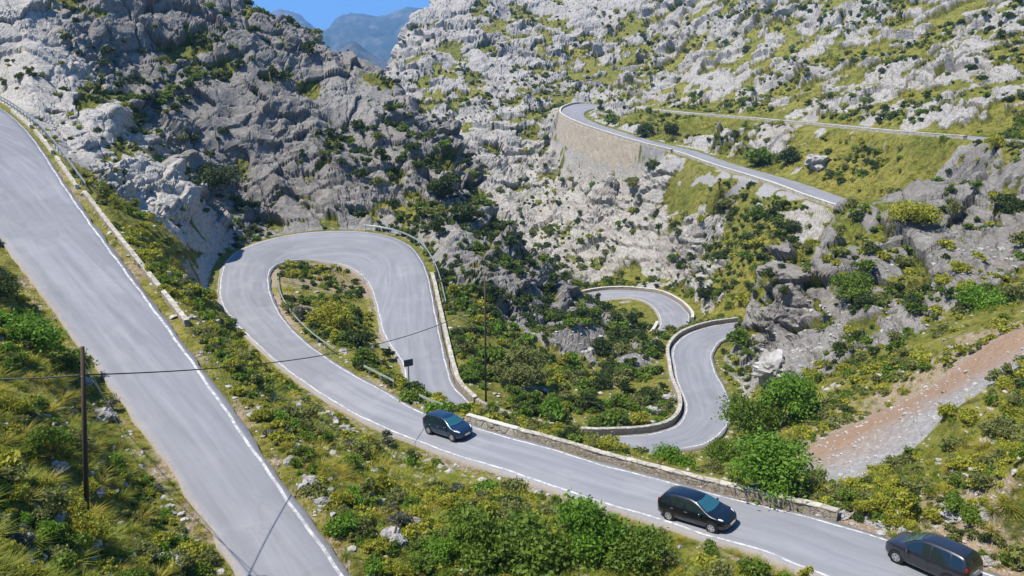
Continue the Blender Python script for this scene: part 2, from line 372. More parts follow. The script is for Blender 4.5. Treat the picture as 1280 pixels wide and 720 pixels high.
def surface(x,y,detail=True):
    """full terrain: positions and looks for plan points"""
    z=bil(GZ,x,y); e=.8
    nx=-(bil(GZ,x+e,y)-bil(GZ,x-e,y))/(2*e); ny=-(bil(GZ,x,y+e)-bil(GZ,x,y-e))/(2*e)
    L=np.sqrt(nx*nx+ny*ny+1); N=np.stack([nx/L,ny/L,1/L],1)
    look=bil(GA,x,y); rd,rz=road_dist(x,y)
    p=np.stack([x,y,z],1); steep=1-N[:,2]
    dist=np.sqrt(x*x+y*y)
    away=sstep(.5,6.,rd)
    far=sstep(60,260,dist)
    # how rocky here: blended look, broken up by noise at two sizes
    nz=fbm(p/np.where(dist>150,11.,7.)[:,None].astype(np.float32),5,.62,3)
    rock=sstep(.40,.60,look[:,0]*.95-.07*sstep(150,260,dist)+.12*bil(GD,x,y)*(look[:,0]>.5)+1.15*nz+.3*(steep-.3))
    # lumps: cracked limestone blocks at three sizes, wider with distance's broad cliffs
    warp=np.stack([fbm(p/7,2,.5,21),fbm(p/7,2,.5,31),fbm(p/7,2,.5,41)],1)
    tilt=np.stack([p[:,0]*.75+p[:,2]*.35,p[:,1]*.85,p[:,2]*1.7-p[:,0]*.25],1)+warp*2.2
    s1=4.0+far*5.5
    f1,f2,c1,t1=worley(tilt/s1[:,None],5); g1,g2,c2,t2=worley(tilt/(s1*.40)[:,None]+7.7,9); h1,h2,c3,t3=worley(tilt/(s1*.16)[:,None]+3.1,13)
    e1=np.clip(f2-f1,0,.10)/.10; e2=np.clip(g2-g1,0,.14)/.14; e3=np.clip(h2-h1,0,.2)/.2
    rub=np.clip(.5+1.9*fbm(p/(s1*2.2)[:,None],3,.5,73),.08,1.1)      # smooth slab here, broken rubble there
    lump=s1*((e1-.8)*.09+(c1-.5)*.22+t1*.36+rub*((e2-.7)*.05+(c2-.5)*.10+t2*.15)+rub*rub*((e3-.6)*.02+(c3-.5)*.024+t3*.05))
    calm=np.clip(.75+1.1*fbm(p/(s1*4.5)[:,None],3,.5,77),.3,1.25); lump=lump*calm
    lump+=s1*(.36*fbm(p/(s1*2.1)[:,None],3,.42,51,True)+.05*rub*fbm(tilt/(s1*.5)[:,None],3,.5,57,True))-.13*s1
    Ls=1.5+far*2.6; q=(p[:,2]*.93+p[:,0]*.22-p[:,1]*.12)/Ls+1.1*fbm(p/(Ls*3.2)[:,None],4,.55,87)+.25*t2
    fr=q-np.floor(q); led=(fr**2.2-.3)*Ls*.24*np.clip(.3+1.6*fbm(p/(Ls*5)[:,None],2,.5,88),0,1.2); lump+=led
    q2=(p[:,0]*.75+p[:,1]*.35+p[:,2]*.55)/(Ls*1.5)+1.2*fbm(p/(Ls*3.)[:,None],4,.55,89); fr2=np.abs(q2-np.floor(q2)-.5)*2; lump-=Ls*.22*sstep(.16,0,fr2)*calm
    crev=sstep(.06*s1,-.22*s1,lump+.12*s1*nz)                      # soil and grass settle in the hollows
    soft=.45*fbm(p/3.5,4,.5,61)*(.6+.9*far)+1.1*fbm(p/14,3,.5,71)*(.3+far)
    amp=away*np.clip(look[:,0]*1.5,.1,1)
    lump=lump*(1+.2*bil(GD,x,y))
    d=(lump*sstep(.02,.6,rock)*np.clip(.35+look[:,0],0,1)+soft*(1-.6*rock))*away
    wi=slice(WALL_I[0],WALL_I[1]+1); wp=RH.b[wi]; wd=polydist(x,y,wp[::3]); d*=sstep(1.2,5.,wd); ew=sstep(6.,3.5,polydist(x,y,RH.b[EMB_I[0]:EMB_I[1]:3])+1.5*perlin(p/4,8))*(bil(GZ,x,y)<-30.2); ew*=sstep(-.25,.15,fbm(p/5,3,.5,99)); d*=1-.35*ew
    sc=inpoly(x,y,SCREE); sd=polydist(x,y,SCREE+[SCREE[0]]); scw=np.where(sc,sstep(0,1.2,sd),0); d*=1-.85*scw; d+=scw*.16*fbm(p/.9,3,.6,97)
    p0=p
    d*=1-.85*sstep(15,6,np.hypot(x-FIN[0],y-FIN[1]))
    d*=1-.7*sstep(11,4,np.hypot(x-FIN2[0],y-FIN2[1]))
    p=p0+N*d[:,None]
    # roads sit on a bench
    lim=np.full(len(x),4.5)
    lim=np.where(wd<9,1.6,lim)
    b=np.clip((rd-.55)/(lim-.55),0,1); b=b*b*(3-2*b)
    zr=rz-.16-.12*sstep(.7,.1,rd)
    p[:,2]=np.where(rd<90,p[:,2]*b+zr*(1-b),p[:,2])
    grain=fbm(p/np.where(dist>140,5.,2.2)[:,None],4,.55,81)
    rock2=rock*sstep(.3,.7,1-crev*(1.2-.35*sstep(.75,.95,look[:,0]))+.45*fbm(p/np.where(dist>140,5.,2.2)[:,None],4,.55,81))*sstep(.6,2.2,rd)
    grass_y=np.clip(look[:,1]+.9*fbm(p/11,3,.5,91),0,1)
    soil=np.clip(look[:,2]+.05+.6*fbm(p/5,4,.6,95)+.25*sstep(1.5,.7,rd)*(rd<90)*(dist<120),0,1)
    grav=np.clip(np.maximum(look[:,3]*1.2-.2,0)*(dist<120)+scw+ew,0,1); rock2*=1-ew
    # orange earth along the top of the scree
    od=polydist(x,y,[SCREE[0],SCREE[8],SCREE[7],SCREE[6]]); orange=np.maximum(scw,.7*sstep(3.,0.,od))*sstep(8.5,3.,od+2.6*fbm(p/2.2,4,.6,6))
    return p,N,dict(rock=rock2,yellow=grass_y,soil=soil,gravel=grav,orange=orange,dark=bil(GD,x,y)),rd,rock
# ------------------------------------------------------------------ materials of the setting
def terrain_mat():
    t=NT('limestone_and_scrub'); P=t.pos()
    rk=t.attr('rock'); ye=t.attr('yellow'); so=t.attr('soil'); gr=t.attr('gravel'); og=t.attr('orange')
    n1=t.noise(P,.35,6,.6); n2=t.noise(P,1.7,6,.65); n3=t.noise(P,6.,4,.6); n4=t.noise(P,.06,3)
    c=t.ramp(n2,[(.28,(.13,.12,.11)),(.42,(.30,.285,.262)),(.55,(.43,.408,.372)),(.75,(.55,.525,.48))])
    c=t.mix(t.mr(n4,.45,.7,0,.5),c,(.34,.30,.26)); c=t.mix(t.mr(n1,.55,.72,0,.5),c,(.33,.25,.17))
    c=t.mix(t.mr(n3,.47,.66,0,.6),c,(.12,.115,.115)); dk=t.attr('dark'); c=t.mix(t.mr(t.math('ADD',t.math('MULTIPLY',dk,-1.),t.math('MULTIPLY',t.math('SUBTRACT',n2,.5),1.5)),0.,1.,0,.75),c,(.64,.60,.53)); c=t.mix(t.math('MULTIPLY',dk,t.mr(t.noise(P,.8,5,.6),.3,.62,.35,.8)),c,(.145,.133,.118))  # dark mixes darker rock with shade put into colour; below zero it brightens
    v=t.mix(t.mr(n2,.35,.65),(.085,.10,.016),(.21,.215,.03))
    v=t.mix(t.math('MULTIPLY',ye,t.mr(n1,.3,.62,.25,1)),v,(.29,.255,.05))
    v=t.mix(t.mr(n3,.5,.7,0,.6),v,(.05,.058,.018)); n6=t.noise(P,.75,6,.72); v=t.mix(t.mr(n6,.48,.62,0,.75),v,(.055,.065,.02)); v=t.mix(t.mr(n6,.44,.34,0,.6),v,(.27,.22,.11))
    s=t.mix(n2,(.20,.14,.085),(.40,.31,.21)); s=t.mix(t.mr(n3,.52,.66),s,(.46,.42,.36))
    g=t.mix(n3,(.19,.18,.175),(.36,.345,.335)); 
    vo=t.n('TexVoronoi',feature='F1'); t.l(P,vo.inputs['Vector']); vo.inputs['Scale'].default_value=3.2
    g=t.mix(t.mr(vo.outputs['Color'],.2,.8,0,.6),g,(.42,.40,.385)); g=t.mix(og,g,t.mix(n2,(.26,.165,.105),(.37,.26,.18)))
    f=t.mr(t.math('ADD',so,t.math('MULTIPLY',t.math('SUBTRACT',n2,.5),.9)),.42,.6)
    low=t.mix(f,v,s); low=t.mix(t.mr(t.math('ADD',gr,t.math('MULTIPLY',t.math('SUBTRACT',n3,.5),.5)),.4,.6),low,g)
    fr=t.mr(t.math('ADD',rk,t.math('MULTIPLY',t.math('SUBTRACT',n3,.5),.8)),.35,.6)
    col=t.mix(fr,low,c)
    h=t.math('ADD',t.math('MULTIPLY',n2,.5),t.math('MULTIPLY',n3,.35)); n5=t.noise(P,16.,3,.6); h=t.math('ADD',h,t.math('MULTIPLY',n5,.12))
    return t.bsdf(col,.92,.15,t.bump(h,.9,.55))
def asphalt_mat():
    t=NT('worn_asphalt'); P=t.pos(); uv=t.attr('lane','Vector')
    sp=t.n('SeparateXYZ'); t.l(uv,sp.inputs[0]); X=sp.outputs[0]; Y=sp.outputs[1]
    cb=t.n('CombineXYZ'); t.l(t.math('MULTIPLY',X,1.),cb.inputs[0]); t.l(t.math('MULTIPLY',Y,.06),cb.inputs[1]); S=cb.outputs[0]
    st=t.noise(S,1.3,4,.6,.4); n1=t.noise(P,.25,4,.6); n2=t.noise(P,2.,5,.65); n3=t.noise(P,30.,2)
    c=t.mix(t.mr(st,.35,.68),(.258,.26,.283),(.18,.182,.202)); c=t.mix(t.mr(n1,.5,.72,0,.6),c,(.31,.305,.315)); c=t.mix(t.mr(n2,.55,.75,0,.4),c,(.17,.172,.188))
    pv=t.n('TexVoronoi',feature='F1'); cb3=t.n('CombineXYZ'); t.l(t.math('MULTIPLY',X,.38),cb3.inputs[0]); t.l(t.math('MULTIPLY',Y,.085),cb3.inputs[1]); t.l(cb3.outputs[0],pv.inputs['Vector']); pv.inputs['Scale'].default_value=1.; pv.distance='CHEBYCHEV'
    c=t.mix(t.mr(pv.outputs['Color'],.3,.9,0,.38),c,(.135,.137,.15))
    sn=t.math('SINE',t.math('MULTIPLY',X,2.1)); c=t.mix(t.mr(sn,.3,1.,0,.22),c,(.15,.15,.165))
    # long tar-sealed cracks and darker patches
    cr=t.n('TexVoronoi',feature='DISTANCE_TO_EDGE'); wv=t.n('Vector Math'.replace(' ','')) if False else None
    cb2=t.n('CombineXYZ'); t.l(t.math('ADD',X,t.math('MULTIPLY',t.math('SUBTRACT',n1,.5),3.)),cb2.inputs[0]); t.l(t.math('ADD',t.math('MULTIPLY',Y,.22),n2),cb2.inputs[1]); t.l(cb2.outputs[0],cr.inputs['Vector']); cr.inputs['Scale'].default_value=.33
    ck=t.math('MULTIPLY',t.mr(cr.outputs['Distance'],.006,.02,1,0),t.mr(n1,.42,.55)); c=t.mix(t.math('MULTIPLY',ck,.16),c,(.09,.09,.095)); sp2=t.n('SeparateXYZ'); t.l(uv,sp2.inputs[0]); ed=t.math('ADD',sp2.outputs[2],t.math('MULTIPLY',t.math('SUBTRACT',t.noise(P,4.5,5,.75),.5),1.5)); c=t.mix(t.mr(ed,.0,.22,.7,0),c,(.33,.28,.22))
    c=t.mix(t.mr(n3,.3,.7,0,.25),c,(.30,.295,.29))
    return t.bsdf(c,.85,.3,t.bump(n3,.35,.02))
def line_mat():
    t=NT('worn_white_paint'); P=t.pos(); n=t.noise(P,3.,5,.7); n2=t.noise(P,.6,3)
    return t.bsdf(t.mix(t.mr(t.math('ADD',n,t.math('MULTIPLY',n2,.4)),.60,.80,0,.9),(.58,.57,.55),(.26,.26,.27)),.7,.3)
def stone_mat(nm,a,b,scale=1.6,mortar=(.30,.27,.23)):
    t=NT(nm); P=t.pos(); n=t.noise(P,2.2,5,.65); m=t.noise(P,.5,3)
    v=t.n('TexVoronoi',feature='F1'); t.l(P,v.inputs['Vector']); v.inputs['Scale'].default_value=scale*1.7
    e=t.n('TexVoronoi',feature='DISTANCE_TO_EDGE'); t.l(P,e.inputs['Vector']); e.inputs['Scale'].default_value=scale*1.7
    c=t.mix(v.outputs['Color'],a,b); c=t.mix(t.mr(n,.5,.75,0,.6),c,tuple(x*.55 for x in a)); c=t.mix(t.mr(m,.55,.75,0,.4),c,(.22,.20,.15))
    k=t.mr(e.outputs['Distance'],.0,.08,1,0); c=t.mix(t.math('MULTIPLY',k,.6),c,mortar)
    return t.bsdf(c,.9,.2,t.bump(t.math('SUBTRACT',t.math('MULTIPLY',n,.5),t.math('MULTIPLY',k,.5)),.8,.12))
def plain_mat(nm,col,rough=.6,spec=.4,metal=0.,coat=0.,var=.0,vs=4.):
    t=NT(nm)
    if var:
        n=t.noise(t.objco(),vs,4,.6); c=t.mix(n,tuple(x*(1-var) for x in col),tuple(min(x*(1+var),1) for x in col)); return t.bsdf(c,rough,spec,None,metal,coat)
    return t.bsdf(col,rough,spec,None,metal,coat)
M={}
M['terrain']=terrain_mat(); M['asphalt']=asphalt_mat(); M['line']=line_mat()
M['stone']=stone_mat('parapet_stone',(.30,.25,.19),(.42,.37,.30)); M['cap']=stone_mat('parapet_coping',(.36,.33,.27),(.52,.48,.41),.8,(.2,.18,.14))
M['wallstone']=stone_mat('retaining_wall_stone',(.38,.32,.25),(.48,.41,.33),.38,(.34,.285,.22)); M['wallshade']=stone_mat('shaded_wall_stone',(.24,.235,.23),(.36,.35,.34),.38)  # second stone is the wall's shaded side put into the colour
M['concrete']=plain_mat('pale_concrete',(.50,.475,.42),.85,.2,var=.25,vs=2.)
M['rail']=plain_mat('galvanised_rail',(.42,.46,.46),.45,.5,.6,var=.2,vs=6.)
M['railpale']=plain_mat('weathered_pale_rail',(.33,.36,.31),.7,.3,var=.25,vs=5.)
M['wood']=plain_mat('weathered_pole_wood',(.085,.062,.045),.85,.2,var=.35,vs=9.)
M['cable']=plain_mat('black_cable',(.03,.035,.04),.5,.4)

# ------------------------------------------------------------------ the ground: one sheet, finer where the eye is near
def build_ground():
    ang=np.radians(np.concatenate([np.linspace(-62,-37,40,endpoint=False),np.linspace(-37,37,NCOL),np.linspace(37,62,41)[1:]])); na=len(ang)
    R=np.geomspace(3.,600.,900)
    x=np.sin(ang)[:,None]*R; y=np.cos(ang)[:,None]*R
    z=bil(GZ,x.ravel(),y.ravel()).reshape(x.shape)
    dr=np.diff(R)[None,:]; dz=np.diff(z,axis=1); rm=(R[1:]+R[:-1])[None,:]/2
    dens=np.sqrt(dr**2+(1.35*dz)**2)/np.sqrt(rm**2+z[:,1:]**2)*np.where(rm<16,.35,1)*np.where(rm>470,.5,1)
    k=np.ones(31)/31; dens=np.apply_along_axis(lambda c:np.convolve(np.pad(c,15,'edge'),k,'valid'),0,dens)
    s=np.concatenate([np.zeros((na,1)),np.cumsum(dens,1)],1)
    rr=np.empty((na,NROW))
    for i in range(na): rr[i]=np.interp(np.linspace(0,s[i,-1],NROW),s[i],R)
    X=(np.sin(ang)[:,None]*rr).ravel(); Y=(np.cos(ang)[:,None]*rr).ravel()
    p=np.empty((len(X),3)); at={}; 
    for k in range(0,len(X),250000):
        sl=slice(k,k+250000); q,N,a,rd,_=surface(X[sl],Y[sl]); p[sl]=q
        for n_,v in a.items(): at.setdefault(n_,np.empty(len(X)))[sl]=v
    I=np.arange(na*NROW).reshape(na,NROW)
    Q=np.stack([I[:-1,:-1],I[1:,:-1],I[1:,1:],I[:-1,1:]],-1).reshape(-1,4)
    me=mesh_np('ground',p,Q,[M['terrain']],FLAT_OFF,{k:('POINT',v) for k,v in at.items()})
    o=obj('ground',me); tag(o,kind='structure'); return o
print('setup',time.time()-T0)
ground=build_ground(); print('ground',time.time()-T0)

# ------------------------------------------------------------------ roads
def build_road(r,label,lines=(('a',.3,.16),('b',.3,.16))):
    m=len(r.a); K=10; f=np.linspace(0,1,K+1)
    P=r.a[:,None]*(1-f)[None,:,None]+r.b[:,None]*f[None,:,None]
    jg=np.random.default_rng(len(r.a)); jj=np.convolve(jg.normal(size=m+6),np.ones(3)/3,'valid')[:m]*.10; jk=np.convolve(jg.normal(size=m+6),np.ones(3)/3,'valid')[:m]*.10; un=(r.b-r.a)/r.w[:,None]; P[:,0]+=un*jj[:,None]; P[:,-1]+=un*jk[:,None]
    w=r.w[:,None]*f[None]; P[:,:,2]+=.05*np.sin(np.pi*f)[None]
    # a skirt down both sides
    L=P[:,:1].copy(); L[:,:,2]-=.5; Rr=P[:,-1:].copy(); Rr[:,:,2]-=.5
    V=np.concatenate([L,P,Rr],1); kk=K+3
    lane=np.zeros((m,kk,3)); lane[:,1:-1,0]=w; lane[:,-1,0]=r.w; lane[:,:,1]=r.s[:,None]; lane[:,1:-1,2]=np.minimum(w,r.w[:,None]-w)
    I=np.arange(m*kk).reshape(m,kk); Q=np.stack([I[:-1,:-1],I[:-1,1:],I[1:,1:],I[1:,:-1]],-1).reshape(-1,4)
    me=mesh_np('road',V.reshape(-1,3),Q,[M['asphalt']],True,{'lane':('POINT',lane.reshape(-1,3))})
    o=obj('road',me); tag(o,label,'road',kind='structure')
    for e,off,wd in lines:
        X=r.a if e=='a' else r.b; O=r.b if e=='a' else r.a; d=(O-X)/r.w[:,None]
        z=lambda t:.012+.05*np.sin(np.pi*t/r.w)
        jit=.03*np.sin(r.s*.9)+.02*np.sin(r.s*2.3)
        A=X+d*(off+jit)[:,None]; B=X+d*(off+wd+jit)[:,None]; A[:,2]+=z(off); B[:,2]+=z(off+wd)
        V=np.stack([A,B],1).reshape(-1,3); I=np.arange(2*m).reshape(m,2); Q=np.stack([I[:-1,0],I[:-1,1],I[1:,1],I[1:,0]],-1)
        obj('edge_line',mesh_np('edge_line',V,Q,[M['line']]),o)
    return o
build_road(RM,'grey asphalt road coming round the wide hairpin past the cars'); build_road(RL,'far bend of the road down in the valley')
build_road(RH,'high road on the far slope turning above the retaining wall'); build_road(RK,'steep road along the left side of the view',(('b',.3,.18),))

# ------------------------------------------------------------------ camera, sky, sun
cam=bpy.data.cameras.new('camera'); co=bpy.data.objects.new('camera',cam); link(co)
cam.sensor_width=36; cam.sensor_fit='HORIZONTAL'; cam.lens=36*F/1280; cam.clip_start=.5; cam.clip_end=20000
co.location=(0,0,0); co.rotation_euler=(math.pi/2-PITCH,0,0); scene.camera=co
wd=bpy.data.worlds.new('World'); scene.world=wd; wd.use_nodes=True; nt=wd.node_tree; bg=nt.nodes['Background']
SUN=Vector((-.44,-.10,.89)).normalized(); EL=math.asin(SUN.z); AZ=math.atan2(SUN.x,SUN.y)
sk=nt.nodes.new('ShaderNodeTexSky'); sk.sky_type='NISHITA'; sk.sun_disc=False; sk.sun_elevation=EL; sk.sun_rotation=AZ
sk.altitude=800; sk.air_density=1.; sk.dust_density=0.; sk.ozone_density=3.
tc=nt.nodes.new('ShaderNodeTexCoord'); mp=nt.nodes.new('ShaderNodeVectorMath'); mp.operation='MULTIPLY_ADD'; mp.inputs[1].default_value=(1,1,.72); mp.inputs[2].default_value=(0,0,.30)
nm=nt.nodes.new('ShaderNodeVectorMath'); nm.operation='NORMALIZE'; nt.links.new(tc.outputs['Generated'],mp.inputs[0]); nt.links.new(mp.outputs[0],nm.inputs[0]); nt.links.new(nm.outputs[0],sk.inputs[0])
hs=nt.nodes.new('ShaderNodeHueSaturation'); hs.inputs['Saturation'].default_value=1.25; nt.links.new(sk.outputs[0],hs.inputs['Color']); nt.links.new(hs.outputs[0],bg.inputs[0]); bg.inputs[1].default_value=.135
sl=bpy.data.lights.new('sun','SUN'); sl.energy=4.6; sl.angle=math.radians(.55); sl.color=(1,.94,.84); so=bpy.data.objects.new('sun',sl); link(so)
so.rotation_euler=SUN.to_track_quat('Z','Y').to_euler()
vs=scene.view_settings; vs.view_transform='Standard'; vs.look='None'; vs.exposure=.58; vs.gamma=1; vs.use_curve_mapping=False
scene.cycles.use_denoising=True; scene.cycles.max_bounces=6; scene.cycles.diffuse_bounces=3; scene.cycles.transmission_bounces=4; scene.cycles.volume_bounces=1
# ------------------------------------------------------------------ finding the ground along a sight line
def ground_hit(u,v):
    t=np.geomspace(14,620,2600); d=W(u,v,1.0); P=t[:,None]*d[None]
    g=bil(GZ,P[:,0],P[:,1]); k=np.nonzero((P[:,2]<g)&(P[:,0]>GX0)&(P[:,0]<GX1))[0]
    k=k[0] if len(k) else 1000
    return P[k]
def drop(x,y):
    p,N,a,rd,rock=surface(np.array([x],float),np.array([y],float)); return p[0]
def visible(p,lift=.8):
    """rough line of sight from the camera over the base terrain"""
    ok=np.ones(len(p),bool); q=p.copy(); q[:,2]+=lift
    for t in np.linspace(.12,.985,160):
        g=bil(GZ,q[:,0]*t,q[:,1]*t); ok&=~(q[:,2]*t<g-.6)
    u,v,d=proj(q); return ok&(u>-220)&(u<1500)&(v>-60)&(v<840)&(d>3),u,v,d

# ------------------------------------------------------------------ foliage
def leaf_mat(name,a,b,trans=.28):
    t=NT(name); oi=t.n('ObjectInfo'); lv=t.attr('leafv'); P=t.pos()
    n=t.noise(P,.9,3,.6)
    f=t.math('ADD',t.math('MULTIPLY',lv,.5),t.math('MULTIPLY',t.math('ADD',t.math('MULTIPLY',oi.outputs['Random'],.55),t.mr(n,.32,.68)),.38))
    c=t.mix(f,a,b); m=t.bsdf(c,.62,.25)
    tr=t.n('BsdfTranslucent'); t.l(t.mix(.5,c,tuple(min(1,x*1.5) for x in b)),tr.inputs[0])
    ms=t.n('MixShader'); ms.inputs[0].default_value=trans; t.l(t.b.outputs[0],ms.inputs[1]); t.l(tr.outputs[0],ms.inputs[2]); t.l(ms.outputs[0],t.out.inputs[0]); return m
LM={'dark':leaf_mat('holm_oak_leaf',(.024,.042,.010),(.085,.12,.028)),
    'mid':leaf_mat('lentisk_leaf',(.05,.095,.010),(.18,.26,.03)),
    'bright':leaf_mat('fig_leaf',(.06,.13,.010),(.18,.32,.03)),
    'olive':leaf_mat('olive_leaf',(.085,.10,.03),(.25,.265,.075)),
    'yellow':leaf_mat('broom_leaf',(.15,.155,.014),(.42,.42,.05)),
    'grey':leaf_mat('grey_thorn_leaf',(.075,.08,.055),(.19,.195,.145))}
LM['grass']=leaf_mat('dry_grass_blade',(.15,.13,.02),(.46,.40,.06),.35); LM['grassgreen']=leaf_mat('green_grass_blade',(.075,.105,.014),(.33,.36,.045),.35)
M['twig']=plain_mat('twig_bark',(.09,.07,.05),.9,.1,var=.3)
M['trunk']=plain_mat('tree_bark',(.10,.08,.06),.9,.1,var=.35,vs=6.)
def leaf_cloud(seed,nleaf,size,lobes=7,flat=.8,up=.0,shell=.35):
    """leaf faces on an uneven cluster of lobes, unit radius, base at z=0: verts, quads, leafv"""
    g=np.random.default_rng(seed)
    L=[]
    for i in range(lobes):
        a=g.uniform(0,2*np.pi); r=g.uniform(.1,.62)*(1 if i else 0); L.append((r*np.cos(a),r*np.sin(a),g.uniform(.28,.95)*flat*(1-.45*r)+up*g.uniform(0,1),g.uniform(.17,.48)))
    L=np.array(L); w=L[:,3]**2; w/=w.sum(); k=g.choice(lobes,nleaf,p=w)
    d=g.normal(size=(nleaf,3)); d/=np.linalg.norm(d,axis=1)[:,None]; d[:,2]=np.where(d[:,2]<-.35,-d[:,2],d[:,2])
    rr=(1-shell*g.random(nleaf)**1.6)*(1+.17*g.normal(size=nleaf)+.16*np.sin(d[:,0]*5+k)*np.sin(d[:,1]*6+2*k)+.1*np.sin(d[:,2]*9+k)); c=L[k,:3]+d*(L[k,3]*rr)[:,None]*np.array((1,1,.85)); c[:,2]=np.maximum(c[:,2],.03)
    nrm=d*.5+g.normal(size=(nleaf,3))*.7; nrm/=np.linalg.norm(nrm,axis=1)[:,None]
    t=np.cross(nrm,g.normal(size=(nleaf,3))); t/=np.linalg.norm(t,axis=1)[:,None]; b=np.cross(nrm,t)
    s=size*g.uniform(.6,1.35,nleaf)[:,None]
    V=np.stack([c-t*s,c+b*s*.55,c+t*s,c-b*s*.55],1).reshape(-1,3); Q=np.arange(nleaf*4).reshape(-1,4)
    return V,Q,np.clip(.5+.3*g.normal(size=nleaf)+.0*c[:,2],0,1)
def stems(seed,n,h):
    g=random.Random(seed); m=MB()
    for i in range(n):
        a=g.uniform(0,6.28); r=g.uniform(.1,.45); m.tube([(0,0,-.12),(math.cos(a)*r*.4,math.sin(a)*r*.4,h*.4),(math.cos(a)*r,math.sin(a)*r,h*g.uniform(.7,1))],[.05,.035,.012],5)
    return m
LOD={0:(5200,.046),1:(1500,.085),2:(420,.15),3:(150,.24)}
SHAPES={'round':dict(lobes=13,flat=.85,shell=.5),'low':dict(lobes=9,flat=.5),'upright':dict(lobes=8,flat=1.5,up=.2),'loose':dict(lobes=13,flat=.85,shell=.75)}
_cache={}
def leaf_data(shape,lod,k):
    key=(shape,lod,k)
    if key not in _cache:
        n,s=LOD[lod]; _cache[key]=leaf_cloud(hash((list(SHAPES).index(shape),lod,k))%99991,n,s,**SHAPES[shape])
    return _cache[key]
_me={}
def leaf_mesh(shape,col,lod,k,name='shrub'):
    key=(shape,col,lod,k,name)
    if key not in _me:
        V,Q,lv=leaf_data(shape,lod,k); _me[key]=mesh_np(name,V,Q,[LM[col]],False,{'leafv':('FACE',lv)})
    return _me[key]
_st={}
COLW={'dark':'dark green','mid':'green','bright':'bright green','olive':'grey-green','yellow':'yellow-green','grey':'grey leafless'}
SHW={'round':'rounded','low':'low spreading','upright':'upright','loose':'loose ragged'}
class Plant: pass
PLANTS=[]
def plan_shrub(p,r,col,shape,label=None,asp=1.,hand=False,name='shrub'):
    s=Plant(); s.p=np.array(p,float); s.r=r; s.col=col; s.shape=shape; s.label=label; s.asp=asp; s.hand=hand; s.name=name
    u,v,d=proj(s.p); s.u,s.v,s.d=float(u),float(v),float(d); s.px=r*2000/s.d; PLANTS.append(s); return s
_mid=np.concatenate([(r.a+r.b)/2 for r in ROADS.values()])
def CE(x,y): return float(np.sqrt(((_mid[:,:2]-np.array((x,y)))**2).sum(1)).min())
def hand(u,v,rpx,col,shape,label,asp=1.,name='shrub'):
    q=ground_hit(u,v); d=proj(q)[2]; r=rpx*d/1000
    for _ in range(14):                                  # never on the tarmac
        rd_,z_=road_dist(np.array([q[0]]),np.array([q[1]]))
        if rd_[0]>.33*r+.3: break
        best=max(((q[0]+.4*math.cos(t),q[1]+.4*math.sin(t)) for t in np.linspace(0,6.28,17)),key=lambda c:min(CE(c[0],c[1]),9))
        q=np.array((best[0],best[1],0))
    p=drop(q[0],q[1]); d=proj(p)[2]; p=p-np.array((0,0,.06*rpx*d/1000))
    return plan_shrub(p,rpx*d/1000,col,shape,label,asp,True,name)
